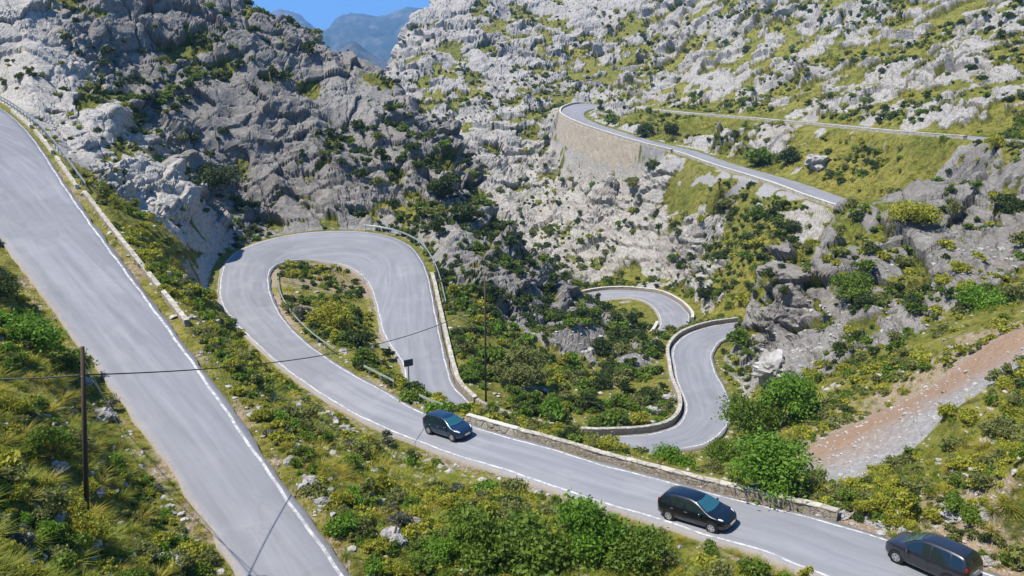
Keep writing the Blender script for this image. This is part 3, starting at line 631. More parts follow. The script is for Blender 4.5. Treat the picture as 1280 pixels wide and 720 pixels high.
# shrubs one can single out: base point, half width in photo units
for a in [
 (42,436,58,'bright','round','bright green leafy bush leaning over the edge of the steep road on the left'),
 (82,455,38,'mid','loose','darker green bush just behind the near utility pole'),
 (5,352,34,'dark','loose','dark ragged bush where the steep road leaves the picture'),
 (24,300,16,'dark','loose','spindly dark shrub poking above the steep road',1.2),
 (410,672,25,'bright','round','round bright green bush beside the white line of the steep road'),
 (466,716,19,'bright','round','small round bright bush in front of the big white boulder'),
 (600,712,64,'mid','round','leftmost large bush of the thicket below the main road'),
 (560,700,40,'bright','loose','light green bush at the left end of the thicket beside the boulder'),
 (665,702,70,'mid','round','big green bush in the middle of the thicket below the main road'),
 (735,692,58,'bright','round','tall bright bush of the thicket nearest the white roadside stones'),
 (785,702,55,'mid','round','green bush at the right end of the thicket behind the black car'),
 (640,660,34,'olive','low','low grey-green bush on the upper fringe of the thicket'),
 (820,712,32,'olive','loose','thin grey-green bush between the thicket and the front black car'),
 (890,690,17,'mid','low','small green bush under the road edge beside the front black car'),
 (942,718,27,'mid','round','dense green bush at the bottom edge below the main road'),
 (262,238,40,'dark','low','broad dark bush on the shelf of the crag above the hairpin'),
 (225,225,18,'mid','round','small green bush at the edge of the pale slab'),
 (553,245,24,'dark','upright','tall dark bush on the brow of the crag'),
 (580,276,25,'dark','round','dark rounded bush hanging on the lit edge of the crag'),
 (548,300,15,'dark','upright','narrow dark bush in the cleft above the guard rail'),
 (1068,384,37,'mid','round','big round green bush in the middle of the rocky spur on the right'),
 (1140,288,36,'yellow','round','big yellow-green bush on top of the rocky spur'),
 (1242,202,18,'yellow','upright','upright yellow-green bush by the end of the high road'),
 (1212,236,17,'dark','round','dark round bush below the end of the high road'),
 (648,482,38,'olive','upright','pale feathery grey-green tree-like bush under the crag beside the wall'),
 (615,455,30,'mid','round','green bush squeezed between crag and roadside wall',1.),
 (690,520,28,'bright','low','bright low bush in the dip between the two road loops'),
 (735,512,24,'dark','round','dark round bush under the tip of the crag'),
 (765,528,26,'mid','low','green bush above the wall of the lower bend'),
 (800,530,18,'yellow','round','yellow-green bush inside the lower bend'),
 (840,582,36,'bright','low','low bright hedge-like bush behind the parapet beyond the black car'),
 (805,572,20,'bright','low','small bright bush at the edge of the lower bend'),
 (745,378,7,'dark','upright','tiny dark bush standing by the farthest bend',1.3),
 (765,156,13,'mid','round','small green bush inside the high hairpin'),
 (806,170,17,'dark','round','dark bush on the inner side of the high hairpin'),
 (838,170,16,'dark','round','second dark bush along the inner side of the high hairpin'),
 (948,205,24,'mid','round','large green bush between the two legs of the high road'),
 (985,206,21,'dark','round','dark bush near the pale boulder between the legs of the high road'),
 (745,240,14,'mid','round','green bush at the foot of the tan retaining wall'),
 (792,232,14,'olive','loose','grey-green bush beside the tan retaining wall'),
 (824,216,12,'dark','low','dark low bush against the grey end of the retaining wall'),
 (945,275,17,'mid','round','green bush under the long embankment of the high road'),
 (905,265,18,'olive','round','grey-green bush under the long embankment of the high road'),
 (988,290,15,'dark','round','dark bush where the high road meets the spur'),
 (388,74,13,'dark','upright','lone dark tree-like bush on the skyline beside the blue gap'),
 (330,20,14,'dark','round','dark bush on the skyline at the top of the crag'),
 (415,412,34,'yellow','loose','olive-yellow bush filling the middle of the hairpin island'),
 (445,438,27,'dark','round','dark bush on the right side of the hairpin island'),
 (385,402,19,'grey','loose','grey thorny bush on the hairpin island',1.1),
 (378,334,11,'dark','low','small dark bush at the top of the hairpin island'),
 (455,462,21,'mid','round','green bush beside the pale rail of the hairpin island'),
 (510,502,22,'mid','low','green bush around the foot of the dark road sign'),
 (545,516,22,'bright','low','bright green bush between the legs behind the blue car'),
 (485,446,11,'dark','upright','thin dark bush beside the white marker plate',1.3),
 (1235,388,40,'bright','low','bright green patch of bush right of the rocky spur'),
 (1262,262,22,'dark','round','dark bush at the right end of the rocky spur'),
 (985,372,13,'dark','round','dark bush in the hollow on the left face of the spur'),
 (925,430,21,'mid','round','green bush hiding the road as it slips behind the spur'),
 (930,378,20,'yellow','low','yellow-green bush on the bank above the lower bend'),
 (885,376,17,'dark','round','dark bush beside the farthest bend'),
 (1040,690,13,'yellow','upright','dry yellow tuft bush by the end of the parapet'),
 (1100,640,20,'yellow','upright','dry ochre bush above the end of the parapet'),
 (1130,585,26,'olive','low','grey-green bush below the gravel chute'),
 (1165,705,8,'dark','low','small dark bush behind the dark grey car'),
 (500,660,20,'grey','loose','grey dead bush behind the big white boulder'),
 (190,500,11,'grey','upright','thin grey bush on the verge of the steep road'),
 (282,690,16,'olive','loose','wispy grey-green bush reaching over the verge of the steep road'),
 (330,395,15,'olive','loose','ragged bush overhanging the outside of the hairpin'),
]: hand(*a)
# ------------------------------------------------------------------ scattered growth
def scatter(n,rmin,rmax,seed):
    g=np.random.default_rng(seed); an=np.radians(g.uniform(-41,41,n)); r=np.exp(g.uniform(np.log(rmin),np.log(rmax),n))
    x,y=np.sin(an)*r,np.cos(an)*r; p,N,a,rd,rock=surface(x,y); vis,u,v,d=visible(p)
    zi=np.empty(n,int)
    for k in range(0,n,20000): zi[k:k+20000]=((p[k:k+20000,None,:2]-CP3[None,:,:2])**2).sum(-1).argmin(1)
    return g,p,N,a,rd,ZONE[zi],vis,u,v,d
g,p,N,a,rd,zone,vis,u,v,d=scatter(130000,18,480,101)
isroad=rd<1.0; onscree=(a['gravel']>.4)
dens={'near':.9,'mid':.9,'slab':.2,'spur':1.15,'valley':1.0,'far':1.0,'ledge':1.0,'right':.5,'bank':1.0,'island':.8,'-':.0}
dz=np.array([dens[z] for z in zone]); clump=fbm(p/np.where(d>140,26.,8.)[:,None],3,.5,201); prob=dz*np.clip(.35+3.*clump,.02,2.2)*(1-.6*a['rock'])
keep=vis&~isroad&~onscree&(g.random(len(p))<prob*np.where(d>140,1.0,.9))
colp={'near':('mid dark olive yellow bright grey',(.22,.03,.26,.38,.08,.03)),'mid':('mid dark olive yellow bright grey',(.24,.03,.25,.38,.08,.02)),
 'slab':('dark olive yellow',(.4,.4,.2)),'spur':('dark mid olive',(.62,.2,.18)),'valley':('mid dark olive bright yellow',(.3,.26,.22,.07,.15)),'far':('dark mid olive yellow',(.42,.2,.22,.16)),
 'ledge':('dark mid yellow olive',(.3,.25,.25,.2)),'right':('dark mid olive yellow',(.25,.27,.26,.22)),'bank':('mid olive yellow dark',(.25,.33,.37,.05)),'island':('yellow dark mid',(.34,.36,.3))}
rad={'near':(.25,1.2),'mid':(.25,1.15),'slab':(.5,1.2),'spur':(.5,2.2),'valley':(.6,1.6),'far':(.5,2.0),'ledge':(.6,1.8),'right':(.5,1.7),'bank':(.3,1.1),'island':(.5,1.1)}
CELL={}
def clear(x,y,r):
    i,j=int(x//5),int(y//5)
    for a_ in(-1,0,1):
        for b_ in(-1,0,1):
            for q in CELL.get((i+a_,j+b_),()):
                if max(abs(x-q[0]),abs(y-q[1]))<.36*(r+q[2]): return False
    return True
def occupy(x,y,r): CELL.setdefault((int(x//5),int(y//5)),[]).append((x,y,r))
for s in PLANTS: occupy(s.p[0],s.p[1],s.r)
for i in np.nonzero(keep)[0]:
    z=zone[i]; lo,hi=rad[z]; r=lo+(hi-lo)*g.random()**2.1
    if rd[i]<r*.75+.5+(2. if d[i]>150 else 0): continue
    if not clear(p[i,0],p[i,1],r): continue
    occupy(p[i,0],p[i,1],r); cs,w=colp[z]; c=g.choice(cs.split(),p=np.array(w)/sum(w)); sh=g.choice(['round','low','loose','upright'],p=[.2,.33,.4,.07])
    s=plan_shrub(p[i]-np.array((0,0,.12*r)),r,str(c),str(sh)); s.zone=z
print('plants',len(PLANTS),time.time()-T0)
# where a shrub stands, in words: the closest of these places
ANCH=[l.strip().split('|') for l in """10,640|on the rough bank in the near left corner
60,560|on the bank left of the near utility pole
150,600|on the bank right of the near utility pole
215,690|at the bottom of the bank beside the steep road
30,470|on the bank under the bright leafy bush
130,500|just behind the near utility pole
130,250|below the guard rail of the steep road
190,330|on the slope below the low roadside wall
270,420|on the slope between steep road and hairpin
330,490|on the slope below the hairpin approach
420,580|on the grassy slope facing the blue car
500,620|on the slope below the blue car
360,600|along the white line of the steep road
570,640|on the slope above the green thicket
700,640|at the kerb above the green thicket
500,700|near the white boulder
860,705|below the front black car
40,50|high on the pale slab above the steep road
120,140|on the pale slab above the guard rail
200,230|at the lower end of the pale slab
160,40|in the gully behind the pale slab
260,60|high on the shaded crag
250,140|on the shaded face of the crag
330,150|in the middle of the shaded crag
300,240|on the shelf above the hairpin
400,220|on the crag shelf above the hairpin
400,100|on the crag under the skyline
470,170|on the crag shoulder below the skyline
450,250|on the rocks just above the hairpin's far rim
520,250|above the hairpin's corner rail
590,330|on the steep flank right of the hairpin
640,300|on the outer edge of the crag
660,390|on the lower flank of the crag
730,440|at the tip of the crag
620,470|in the dip right of the roadside wall
700,490|in the dip below the crag
800,490|in the hollow inside the lower bend
780,410|inside the farthest bend
560,40|on the far slope beside the blue gap
570,130|on the pale far slope behind the crag
660,50|high on the far slope left of centre
650,130|on the far slope left of the high hairpin
640,220|on the far slope below the high hairpin
700,290|in the pale ravine below the retaining wall
760,330|on the pale rocks above the farthest bend
850,320|on the bank above the farthest bend
760,60|on the far slope straight above the high hairpin
860,60|on the far slope above the high road
860,115|on the rocks just above the high road
950,40|near the dark cleft of the far slope
960,110|above the straight of the high road
1060,50|on the grassy ledges of the far slope
1060,120|above the far end of the high road
1170,40|on the upper right of the far slope
1170,120|over the end of the high road
1250,80|high at the right edge of the far slope
880,170|between the legs of the high road
1000,200|on yellow ground between the high road's legs
1100,200|on yellow ground under the high road's end
820,260|below the grey end of the retaining wall
930,290|below the high road's embankment
960,340|on the left shoulder of the rocky spur
1040,290|on the crest of the rocky spur
1010,420|on the left face of the rocky spur
1120,330|in the middle of the rocky spur
1180,240|on the top of the rocky spur
1240,300|on the right part of the rocky spur
1120,440|at the foot of the rocky spur
1220,380|between the spur and the red scree
1000,500|above the top of the gravel chute
960,600|around the leafy trees by the parapet
1180,540|below the red scree
1100,600|beyond the end of the parapet
1240,610|on the bare bank behind the dark grey car
900,480|at the edge of the lower bend
400,400|on the hairpin island
480,480|between the two legs of the hairpin""".splitlines()]
AX=np.array([[float(t) for t in a.split(',')] for a,_ in ANCH])
PLANTS.sort(key=lambda s:(not s.hand,not(4<s.u<1276 and 4<s.v<722+s.px*.5),-s.px))
NIND=296
IND=PLANTS[:NIND]; REST=PLANTS[NIND:]
def sizew(r): return 'small' if r<.75 else 'medium' if r<1.4 else 'large'
bylab={}
for s in IND:
    if not s.label:
        k=int(((AX-np.array((s.u,s.v)))**2).sum(1).argmin()); s.label=f"{sizew(s.r)} {COLW[s.col]} {SHW[s.shape]} shrub {ANCH[k][1]}"; s.place=ANCH[k][1]
    else: s.place=None
    bylab.setdefault(s.label,[]).append(s)
ORD={2:('nearer of two','farther of two'),3:('nearest of three','middle one of three','farthest of three')}
for lab,ss in bylab.items():
    ss.sort(key=lambda s:s.d); h=lab.split(' shrub '); h=h if len(lab.split())<12 or len(h)<2 else (' '.join(w for w in h[0].split() if w not in('loose','ragged','spreading','small','medium','large')),h[1])
    if len(lab.split())>16: print('LONG',lab)
    for i,s in enumerate(ss):
        if len(ss) in ORD: s.label=f"{ORD[len(ss)][i]} {h[0]} shrubs {h[1]}"
        s.group=f"shrubs {s.place}" if s.place else None
for s in IND:
    lod=0 if s.px>60 else 1 if s.px>26 else 2
    k=int(rng.integers(0,3)); sc=(s.r*rng.uniform(.92,1.08),s.r*rng.uniform(.92,1.08),s.r*s.asp*rng.uniform(.85,1.1)); rz=float(rng.uniform(0,6.28))
    if s.px>30:
        o=empty('shrub',s.p,(0,0,rz)); o.scale=sc; obj('foliage',leaf_mesh(s.shape,s.col,lod,k,'foliage'),o)
        if k not in _st:
            so_=stems(k,9,.62).build('stem',M['twig'],o); _st[k]=so_.data
        else: obj('stem',_st[k],o)
    else:
        o=obj('shrub',leaf_mesh(s.shape,s.col,lod,k)); o.location=s.p; o.rotation_euler=(0,0,rz); o.scale=sc
    tag(o,s.label,'shrub',s.group)
# the rest of the scrub as one mass, five leaf colours
def merged(items,name,cols):
    Vs=[];Qs=[];Ls=[];Ms=[];b=0
    for V,Q,lv,m in items:
        Vs.append(V);Qs.append(Q+b);Ls.append(lv);Ms.append(np.full(len(Q),m));b+=len(V)
    me=mesh_np(name,np.concatenate(Vs),np.concatenate(Qs),[LM[c] for c in cols],False,{'leafv':('FACE',np.concatenate(Ls))},np.concatenate(Ms))
    return obj(name,me)
cols=list(LM); its=[]
for s in REST:
    lod=2 if s.px>14 else 3; k=int(rng.integers(0,3)); V,Q,lv=leaf_data(s.shape,lod,k); a_=rng.uniform(0,6.28); c_,s_=math.cos(a_),math.sin(a_)
    X=np.stack([V[:,0]*c_-V[:,1]*s_,V[:,0]*s_+V[:,1]*c_,V[:,2]*s.asp],1)*s.r+s.p; its.append((X,Q,np.clip(lv+rng.normal()*.15,0,1),cols.index(s.col)))
tag(merged(its,'scrub',cols),'small scrub speckling the slopes between the larger shrubs','scrub',kind='stuff')
print('shrubs',len(IND),len(REST),time.time()-T0)
# ------------------------------------------------------------------ tussock grass
def tussock(seed,nb,wide=1.):
    g=np.random.default_rng(seed); a=g.uniform(0,2*np.pi,nb); lean=g.uniform(.1,1.35,nb)*wide; h=g.uniform(.3,.85,nb); w=g.uniform(.009,.019,nb)*(1.5 if nb<30 else 1)*(1.6 if nb<14 else 1)
    r0=g.uniform(0,.16,nb); dx,dy=np.cos(a),np.sin(a); V=[]; 
    ox,oy=r0*np.cos(a+1),r0*np.sin(a+1)
    for t,ww in ((0,1.),(.5,.95),(1.,.12)):
        x=ox+dx*lean*t**1.6; y=oy+dy*lean*t**1.6; z=h*(t-.28*lean*t**2.2)
        V.append(np.stack([x-dy*w*ww,y+dx*w*ww,z],1)); V.append(np.stack([x+dy*w*ww,y-dx*w*ww,z],1))
    V=np.stack(V,1).reshape(-1,3); i=np.arange(nb)[:,None]*6
    Q=np.concatenate([i+np.array([[0,1,3,2]]),i+np.array([[2,3,5,4]])]); lv=np.tile(np.clip(.5+.25*g.normal(size=nb),0,1),2); return V,Q,lv
TL={0:[tussock(i,130) for i in range(5)],1:[tussock(20+i,34) for i in range(5)],2:[tussock(40+i,11,1.2) for i in range(5)]}
its=[]
for NN,R0,R1,SD in ((80000,18,330,303),(60000,100,340,307)):
    g,p,N,a,rd,zone,vis,u,v,d=scatter(NN,R0,R1,SD)
    dens={'near':1.15,'mid':1.15,'slab':.1,'spur':.14,'valley':.5,'far':.55,'ledge':1.3,'right':.3,'bank':.75,'island':.45,'-':0}
    dz=np.array([dens[z] for z in zone]); cl=fbm(p/5.5,3,.5,207); prob=dz*np.clip(.75+1.5*cl,.08,1.3)*(1-.9*a['rock'])*(1-.55*np.clip(a['soil'],0,1))
    keep=np.nonzero(vis&(rd>.35)&(a['gravel']<.4)&(g.random(len(p))<prob))[0]
    tone=fbm(p/7.,3,.5,209); 
    for i in keep:
        ts=.35+.3*g.random()
        if d[i]<100 and not clear(p[i,0],p[i,1],ts*.8): continue
        if d[i]<100: occupy(p[i,0],p[i,1],ts*.8)
        lod=0 if d[i]<48 else 1 if d[i]<95 else 2; V,Q,lv=TL[lod][int(g.integers(0,5))]; s=(.32+.62*g.random()**1.7)*(1 if d[i]<120 else 1.5 if d[i]<200 else 1.9)*(.6 if rd[i]<2 else 1)
        a_=g.uniform(0,6.28); c_,s_=math.cos(a_),math.sin(a_)
        X=np.stack([V[:,0]*c_-V[:,1]*s_,V[:,0]*s_+V[:,1]*c_,V[:,2]],1)*s+p[i]-np.array((0,0,.05)); its.append((X,Q,np.clip(lv+g.normal()*.12+.45*tone[i],0,1),cols.index('grass' if a['yellow'][i]+1.1*tone[i]+.35*g.normal()>.55 else 'grassgreen')))
tag(merged(its,'grass',cols),'dry tussock grass covering the banks between shrubs and road','grass',kind='stuff')
print('tussocks',len(its),time.time()-T0)
# ------------------------------------------------------------------ parapets, rails and walls
def sweep(path,prof,name,mat,parent=None,jit=0.,seed=0,wave=0.,close=True):
    """cross-section prof [(out, up)...] along a path; out = to the right of travel"""
    P=np.asarray(path,float); t=np.gradient(P,axis=0); t[:,2]=0; t/=np.linalg.norm(t,axis=1)[:,None]; o=np.stack([t[:,1],-t[:,0],0*t[:,0]],1)
    K=len(prof); g=np.random.default_rng(seed); V=np.empty((len(P),K,3))
    wv=wave*np.cumsum(g.normal(size=len(P)))*.2; wv=wv-np.convolve(np.pad(wv,12,'edge'),np.ones(25)/25,'valid')
    for k,(a,b) in enumerate(prof): V[:,k]=P+o*a; V[:,k,2]+=b+(wv if b>.2 else 0)
    V+=jit*g.normal(size=V.shape)*np.array((1,1,.8))
    I=np.arange(len(P)*K).reshape(len(P),K); J=np.roll(I,-1,1)
    Q=np.stack([I[:-1],J[:-1],J[1:],I[1:]],-1).reshape(-1,4)
    Fc=[tuple(map(int,q)) for q in Q]+[tuple(int(i) for i in I[0]),tuple(int(i) for i in I[-1][::-1])]
    me=bpy.data.meshes.new(name); me.from_pydata([tuple(map(float,p)) for p in V.reshape(-1,3)],[],Fc); me.materials.append(mat); me.update()
    bm=bmesh.new(); bm.from_mesh(me); bmesh.ops.recalc_face_normals(bm,faces=bm.faces[:]); bm.to_mesh(me); bm.free()
    return obj(name,me,parent)
def dense(P,step=.35):
    P=np.asarray(P,float); s=np.r_[0,np.cumsum(np.linalg.norm(np.diff(P,axis=0),axis=1))]; n=max(int(s[-1]/step),2); t=np.linspace(0,s[-1],n+1)
    return np.stack([np.interp(t,s,P[:,k]) for k in range(3)],1)
def parapet(r,e,off,pa,pb,h,w,label,name='stone_parapet',body='stone',cap='cap',seed=1,jit=.02,wave=.03,coping=True,deep=.7):
    i,j=near_px(r,e,*pa),near_px(r,e,*pb); P=dense(offset_edge(r,e,off,min(i,j),max(i,j)))
    t=empty(name,P[len(P)//2]); off0=P[len(P)//2]; P=P-off0
    hw=w/2; sweep(P,[(-hw,-deep),(-hw,h*.55),(-hw,h),(hw,h),(hw,h*.55),(hw,-deep)],'wall_body',M[body],t,jit,seed,wave)
    if coping: sweep(P+np.array((0,0,h+.004)),[(-hw-.03,0),(-hw-.02,.06),(hw+.02,.06),(hw+.03,0)],'coping',M[cap],t,jit*.6,seed+1,wave)
    tag(t,label,'parapet'); return t
parapet(RM,'b',.55,(576,527),(640,547),.42,.36,'short pale repaired parapet behind the blue car',cap='concrete',body='cap',seed=3,wave=.01)
parapet(RM,'b',.55,(643,548),(800,590.6),.38,.36,'weathered stone parapet between the blue car and the front black car',seed=4)
parapet(RM,'b',.55,(803,591.5),(1040,651),.38,.38,'long mossy stone parapet behind the front black car',seed=5)
parapet(RM,'a',.45,(536,345),(590,503),.45,.45,'low pale stone wall along the outside of the hairpin exit',seed=6)
parapet(RM,'a',.45,(592,505),(690,537),.5,.45,'crumbling low stone wall dropping away behind the far utility pole',seed=7,coping=False)
parapet(RM,'a',.4,(730,544),(925,402),.6,.4,'curved pale parapet around the inside of the lower bend',seed=8)
parapet(RL,'b',.4,(861,400),(714,371),.6,.5,'small pale parapet around the farthest bend in the valley',seed=9,cap='concrete')
parapet(RL,'a',.4,(823,405),(800,440),.5,.5,'short pale kerb wall on the inner side of the farthest bend',seed=10,cap='concrete')
parapet(RK,'b',1.05,(92,245),(216,407),.32,.34,'straight low pale wall on the right side of the steep road',seed=11,cap='cap',body='stone')
parapet(RH,'b',.45,(738,131),(842,190),.7,.6,'pale parapet curving round the high hairpin',seed=12,cap='concrete',body='cap',jit=.03)
parapet(RH,'b',.45,(845,191),(1060,263),.55,.6,'pale parapet running down the high road towards the spur',seed=13,cap='concrete',body='cap',jit=.03)
parapet(RH,'a',.5,(1210,174),(778,136.5),.5,.7,'thin pale parapet on the far straight of the high road',seed=14,cap='concrete',body='cap',jit=.03)
# the tall retaining wall carrying the high hairpin: tan face, end in a greyer stone that paints in its shade
def retaining(pa,pb,depth,label,mat,seed):
    i,j=near_px(RH,'b',*pa),near_px(RH,'b',*pb); P=dense(offset_edge(RH,'b',.95,min(i,j),max(i,j)),.8)
    t=np.gradient(P,axis=0); n=np.stack([-t[:,1],t[:,0]],1); n/=np.linalg.norm(n,axis=1)[:,None]
    C=(RH.a+RH.b)/2; k=[int(((C[:,:2]-p[:2])**2).sum(1).argmin()) for p in P]; s=np.sign(((P-C[k])[:,:2]*n).sum(1))[:,None]; n=n*s
    K=10; V=np.zeros((len(P),2*K+2,3)); g=np.random.default_rng(seed)
    for q in range(K+1):
        f=q/K; V[:,q,:2]=P[:,:2]+n*(depth*.10*f); V[:,q,2]=P[:,2]-.05-depth*f
        V[:,2*K+1-q,:2]=P[:,:2]-n*.7; V[:,2*K+1-q,2]=V[:,q,2]
    V[:,1:K]+=.05*g.normal(size=V[:,1:K].shape)
    I=np.arange(V.shape[0]*V.shape[1]).reshape(V.shape[:2]); J=np.roll(I,-1,1); Q=np.stack([I[:-1],J[:-1],J[1:],I[1:]],-1).reshape(-1,4)
    o0=P[len(P)//2]; me=bpy.data.meshes.new('retaining_wall'); me.from_pydata([tuple(map(float,p)) for p in V.reshape(-1,3)-o0],[],[tuple(map(int,q)) for q in Q]+[tuple(map(int,I[0])),tuple(map(int,I[-1][::-1]))]); me.materials.append(M[mat]); me.update()
    bm=bmesh.new(); bm.from_mesh(me); bmesh.ops.recalc_face_normals(bm,faces=bm.faces[:]); bm.to_mesh(me); bm.free()
    o=obj('retaining_wall',me); o.location=o0; tag(o,label,'retaining wall')
retaining((703,137),(804,180),15,'tall tan stone retaining wall holding up the high hairpin','wallstone',3)
retaining((806,181),(836,188),11,'grey shaded end of the retaining wall beside the tan face','wallshade',4)
# guard rails: posts and a W-shaped beam
def guard_rail(P,label,h=.72,gap=2.5,mat='rail',bar=.15,name='guard_rail'):
    P=dense(P,.5); t=empty(name,P[0]); P=P-P[0]
    sweep(P,[(-.03,h-bar),(.02,h-bar*.75),(-.02,h-bar*.5),(.02,h-bar*.25),(-.03,h),(-.07,h),(-.07,h-bar)],'rail',M[mat],t)
    s=np.r_[0,np.cumsum(np.linalg.norm(np.diff(P,axis=0),axis=1))]
    for d in np.arange(.3,s[-1],gap):
        p=[np.interp(d,s,P[:,k]) for k in range(3)]; b=MB().box((0,0,h*.5-.35),(.1,.1,h+.62)); o=b.build('post',M[mat],t); o.location=p
    tag(t,label,'guard rail'); return t
def rail_on(r,e,off,pa,pb,label,part=(0,1),**k):
    i,j=near_px(r,e,*pa,part),near_px(r,e,*pb,part); return guard_rail(offset_edge(r,e,off,min(i,j),max(i,j)),label,**k)
rail_on(RK,'b',1.5,(-20,118),(88,240),'metal guard rail along the bend at the top of the steep road',h=.95,bar=.32)
for i,(a,b) in enumerate((((12,133),(36,156)),((40,161),(58,192)),((61,198),(86,237)))):
    parapet(RK,'b',.75,a,b,.26,.3,('topmost','middle','lowest')[i]+' row of pale kerb stones under the steep road\'s guard rail',name='kerb_stones',seed=20+i,cap='cap',body='concrete',jit=.05,wave=.05)
rail_on(RM,'a',1.3,(452,289),(545,385),'dull green-grey guard rail round the outer corner of the hairpin',h=.95,bar=.3)
rail_on(RM,'b',.9,(340,345),(408,444),'pale wooden rail curving round the left side of the hairpin island',part=(0,.45),h=.7,mat='railpale',bar=.16)
rail_on(RM,'b',.9,(447,467),(484,488),'short pale green rail half sunk in bushes, left of the dark sign',(0,.4),h=.75,mat='railpale',bar=.2)
rail_on(RM,'b',.9,(512,502),(548,518),'short pale rail in the bushes just behind the blue car',(0,.4),h=.75,mat='railpale',bar=.2)
# ------------------------------------------------------------------ poles and cable
def pole(p,h,label,arms=True,seed=0,lean=0.):
    t=empty('utility_pole',p,(0,lean,0)); MB().tube([(0,0,-.8),(0,0,h*.5),(.02,0,h)],[.115,.10,.08],10).build('shaft',M['wood'],t,True)
    if arms:
        MB().box((0,0,h-.22),(.9,.09,.11)).build('crossarm',M['wood'],t)
        for x in(-.38,.0,.38): MB().tube([(x,0,h-.165),(x,0,h-.08),(x,0,h+.02)],[.025,.05,.04],8).build('insulator',M['concrete'],t)
    else: MB().tube([(0,-.1,h*.845),(0,.14,h*.85),(0,.14,h*.87)],[.03,.03,.05],8).build('insulator',M['concrete'],t)
    tag(t,label,'utility pole'); return t
q=ground_hit(110,655); PB1=drop(q[0],q[1]); d1=proj(PB1)[2]
H1=(655-426)*d1/1000/CP; LEAN=.13; up1=np.array((math.sin(LEAN),0,math.cos(LEAN))); top1=PB1+up1*H1; at1=PB1+up1*(H1*(655-460)/(655-426))
pole(PB1,H1,'dark wooden utility pole standing on the near left bank',False,lean=LEAN)
i=near_px(RM,'a',598,508); PB2=offset_edge(RM,'a',-.1)[i]; PB2=offset_edge(RM,'a',1.1)[i]; d2=proj(PB2)[2]; u2,v2,_=proj(PB2)
print('pole2',u2,v2,d2); H2=(v2-342)*d2/1000/CP; pole(PB2,H2,'thin wooden utility pole beside the low wall beyond the blue car')
at2=PB2+np.array((0,0,H2-.3-.0*H2)); tv=(v2-378)/(v2-342); at2=PB2+np.array((0,0,H2*tv))
def cable(a,b,sag,rad,label):
    pts=[Vector(a)*(1-t)+Vector(b)*t-Vector((0,0,4*sag*t*(1-t))) for t in np.linspace(0,1,40)]; o=pts[0].copy()
    c=MB().tube([p-o for p in pts],rad,6).build('power_cable',M['cable'],None,True); c.location=o; tag(c,label,'cable')
cable(at1,at2,1.7,.03,'black cable sagging across both roads between the two poles')
cable(W(-260,452,34),at1,.45,.03,'black cable entering from the left edge to the near pole')
for k,(du,dv) in enumerate(((62,92),(50,60))):
    g_=ground_hit(110+du,460+dv+18); g_=drop(g_[0],g_[1]); o=MB().tube([Vector(top1)-Vector(g_)+Vector((0,0,-.5-.5*k)),(0,0,-.1)],.018,5).build('stay_wire',M['rail']); o.location=g_
    tag(o,('longer','shorter')[k]+' thin stay wire anchoring the near utility pole','stay wire')
# ------------------------------------------------------------------ signs and markers
def road_sign(p,rz,h,label,w=.75,bh=.55,back=True):
    t=empty('road_sign',p,(0,0,rz)); MB().tube([(0,0,-.4),(0,0,h)],.05,8).build('post',M['rail' if not back else 'cable'],t,True)
    MB().box((0,-.07,h-bh*.45),(w,.03,bh)).build('sign_plate',M['signback'] if back else M['white'],t,bevel=.008); tag(t,label,'road sign')
M['signback']=plain_mat('dark_sign_back',(.05,.06,.06),.5,.4); M['white']=plain_mat('white_paint',(.8,.8,.78),.5,.4)
e=offset_edge(RM,'b',1.2); i=near_px(RM,'b',520,509); p=e[i]; p=drop(*ground_hit(512,497)[:2]); d=proj(p)[2]; road_sign(p,.5,50*d/1000,'dark back of a road sign on a post between the hairpin legs',.012*d,.009*d)
p=drop(*ground_hit(481,446)[:2]); d=proj(p)[2]; road_sign(p,-.3,24*d/1000,'small white marker plate at the inner edge of the hairpin exit',.012*d,.008*d,False)
i=near_px(RM,'b',458,352); p=offset_edge(RM,'b',.35)[i]; t=empty('marker_post',p); MB().tube([(0,0,-.3),(0,0,.8)],.09,8).build('post',M['white'],t); MB().box((0,0,.9),(.8,.05,.22)).build('reflector_plate',M['white'],t); tag(t,'white delineator post on the inner curve of the hairpin','marker post')
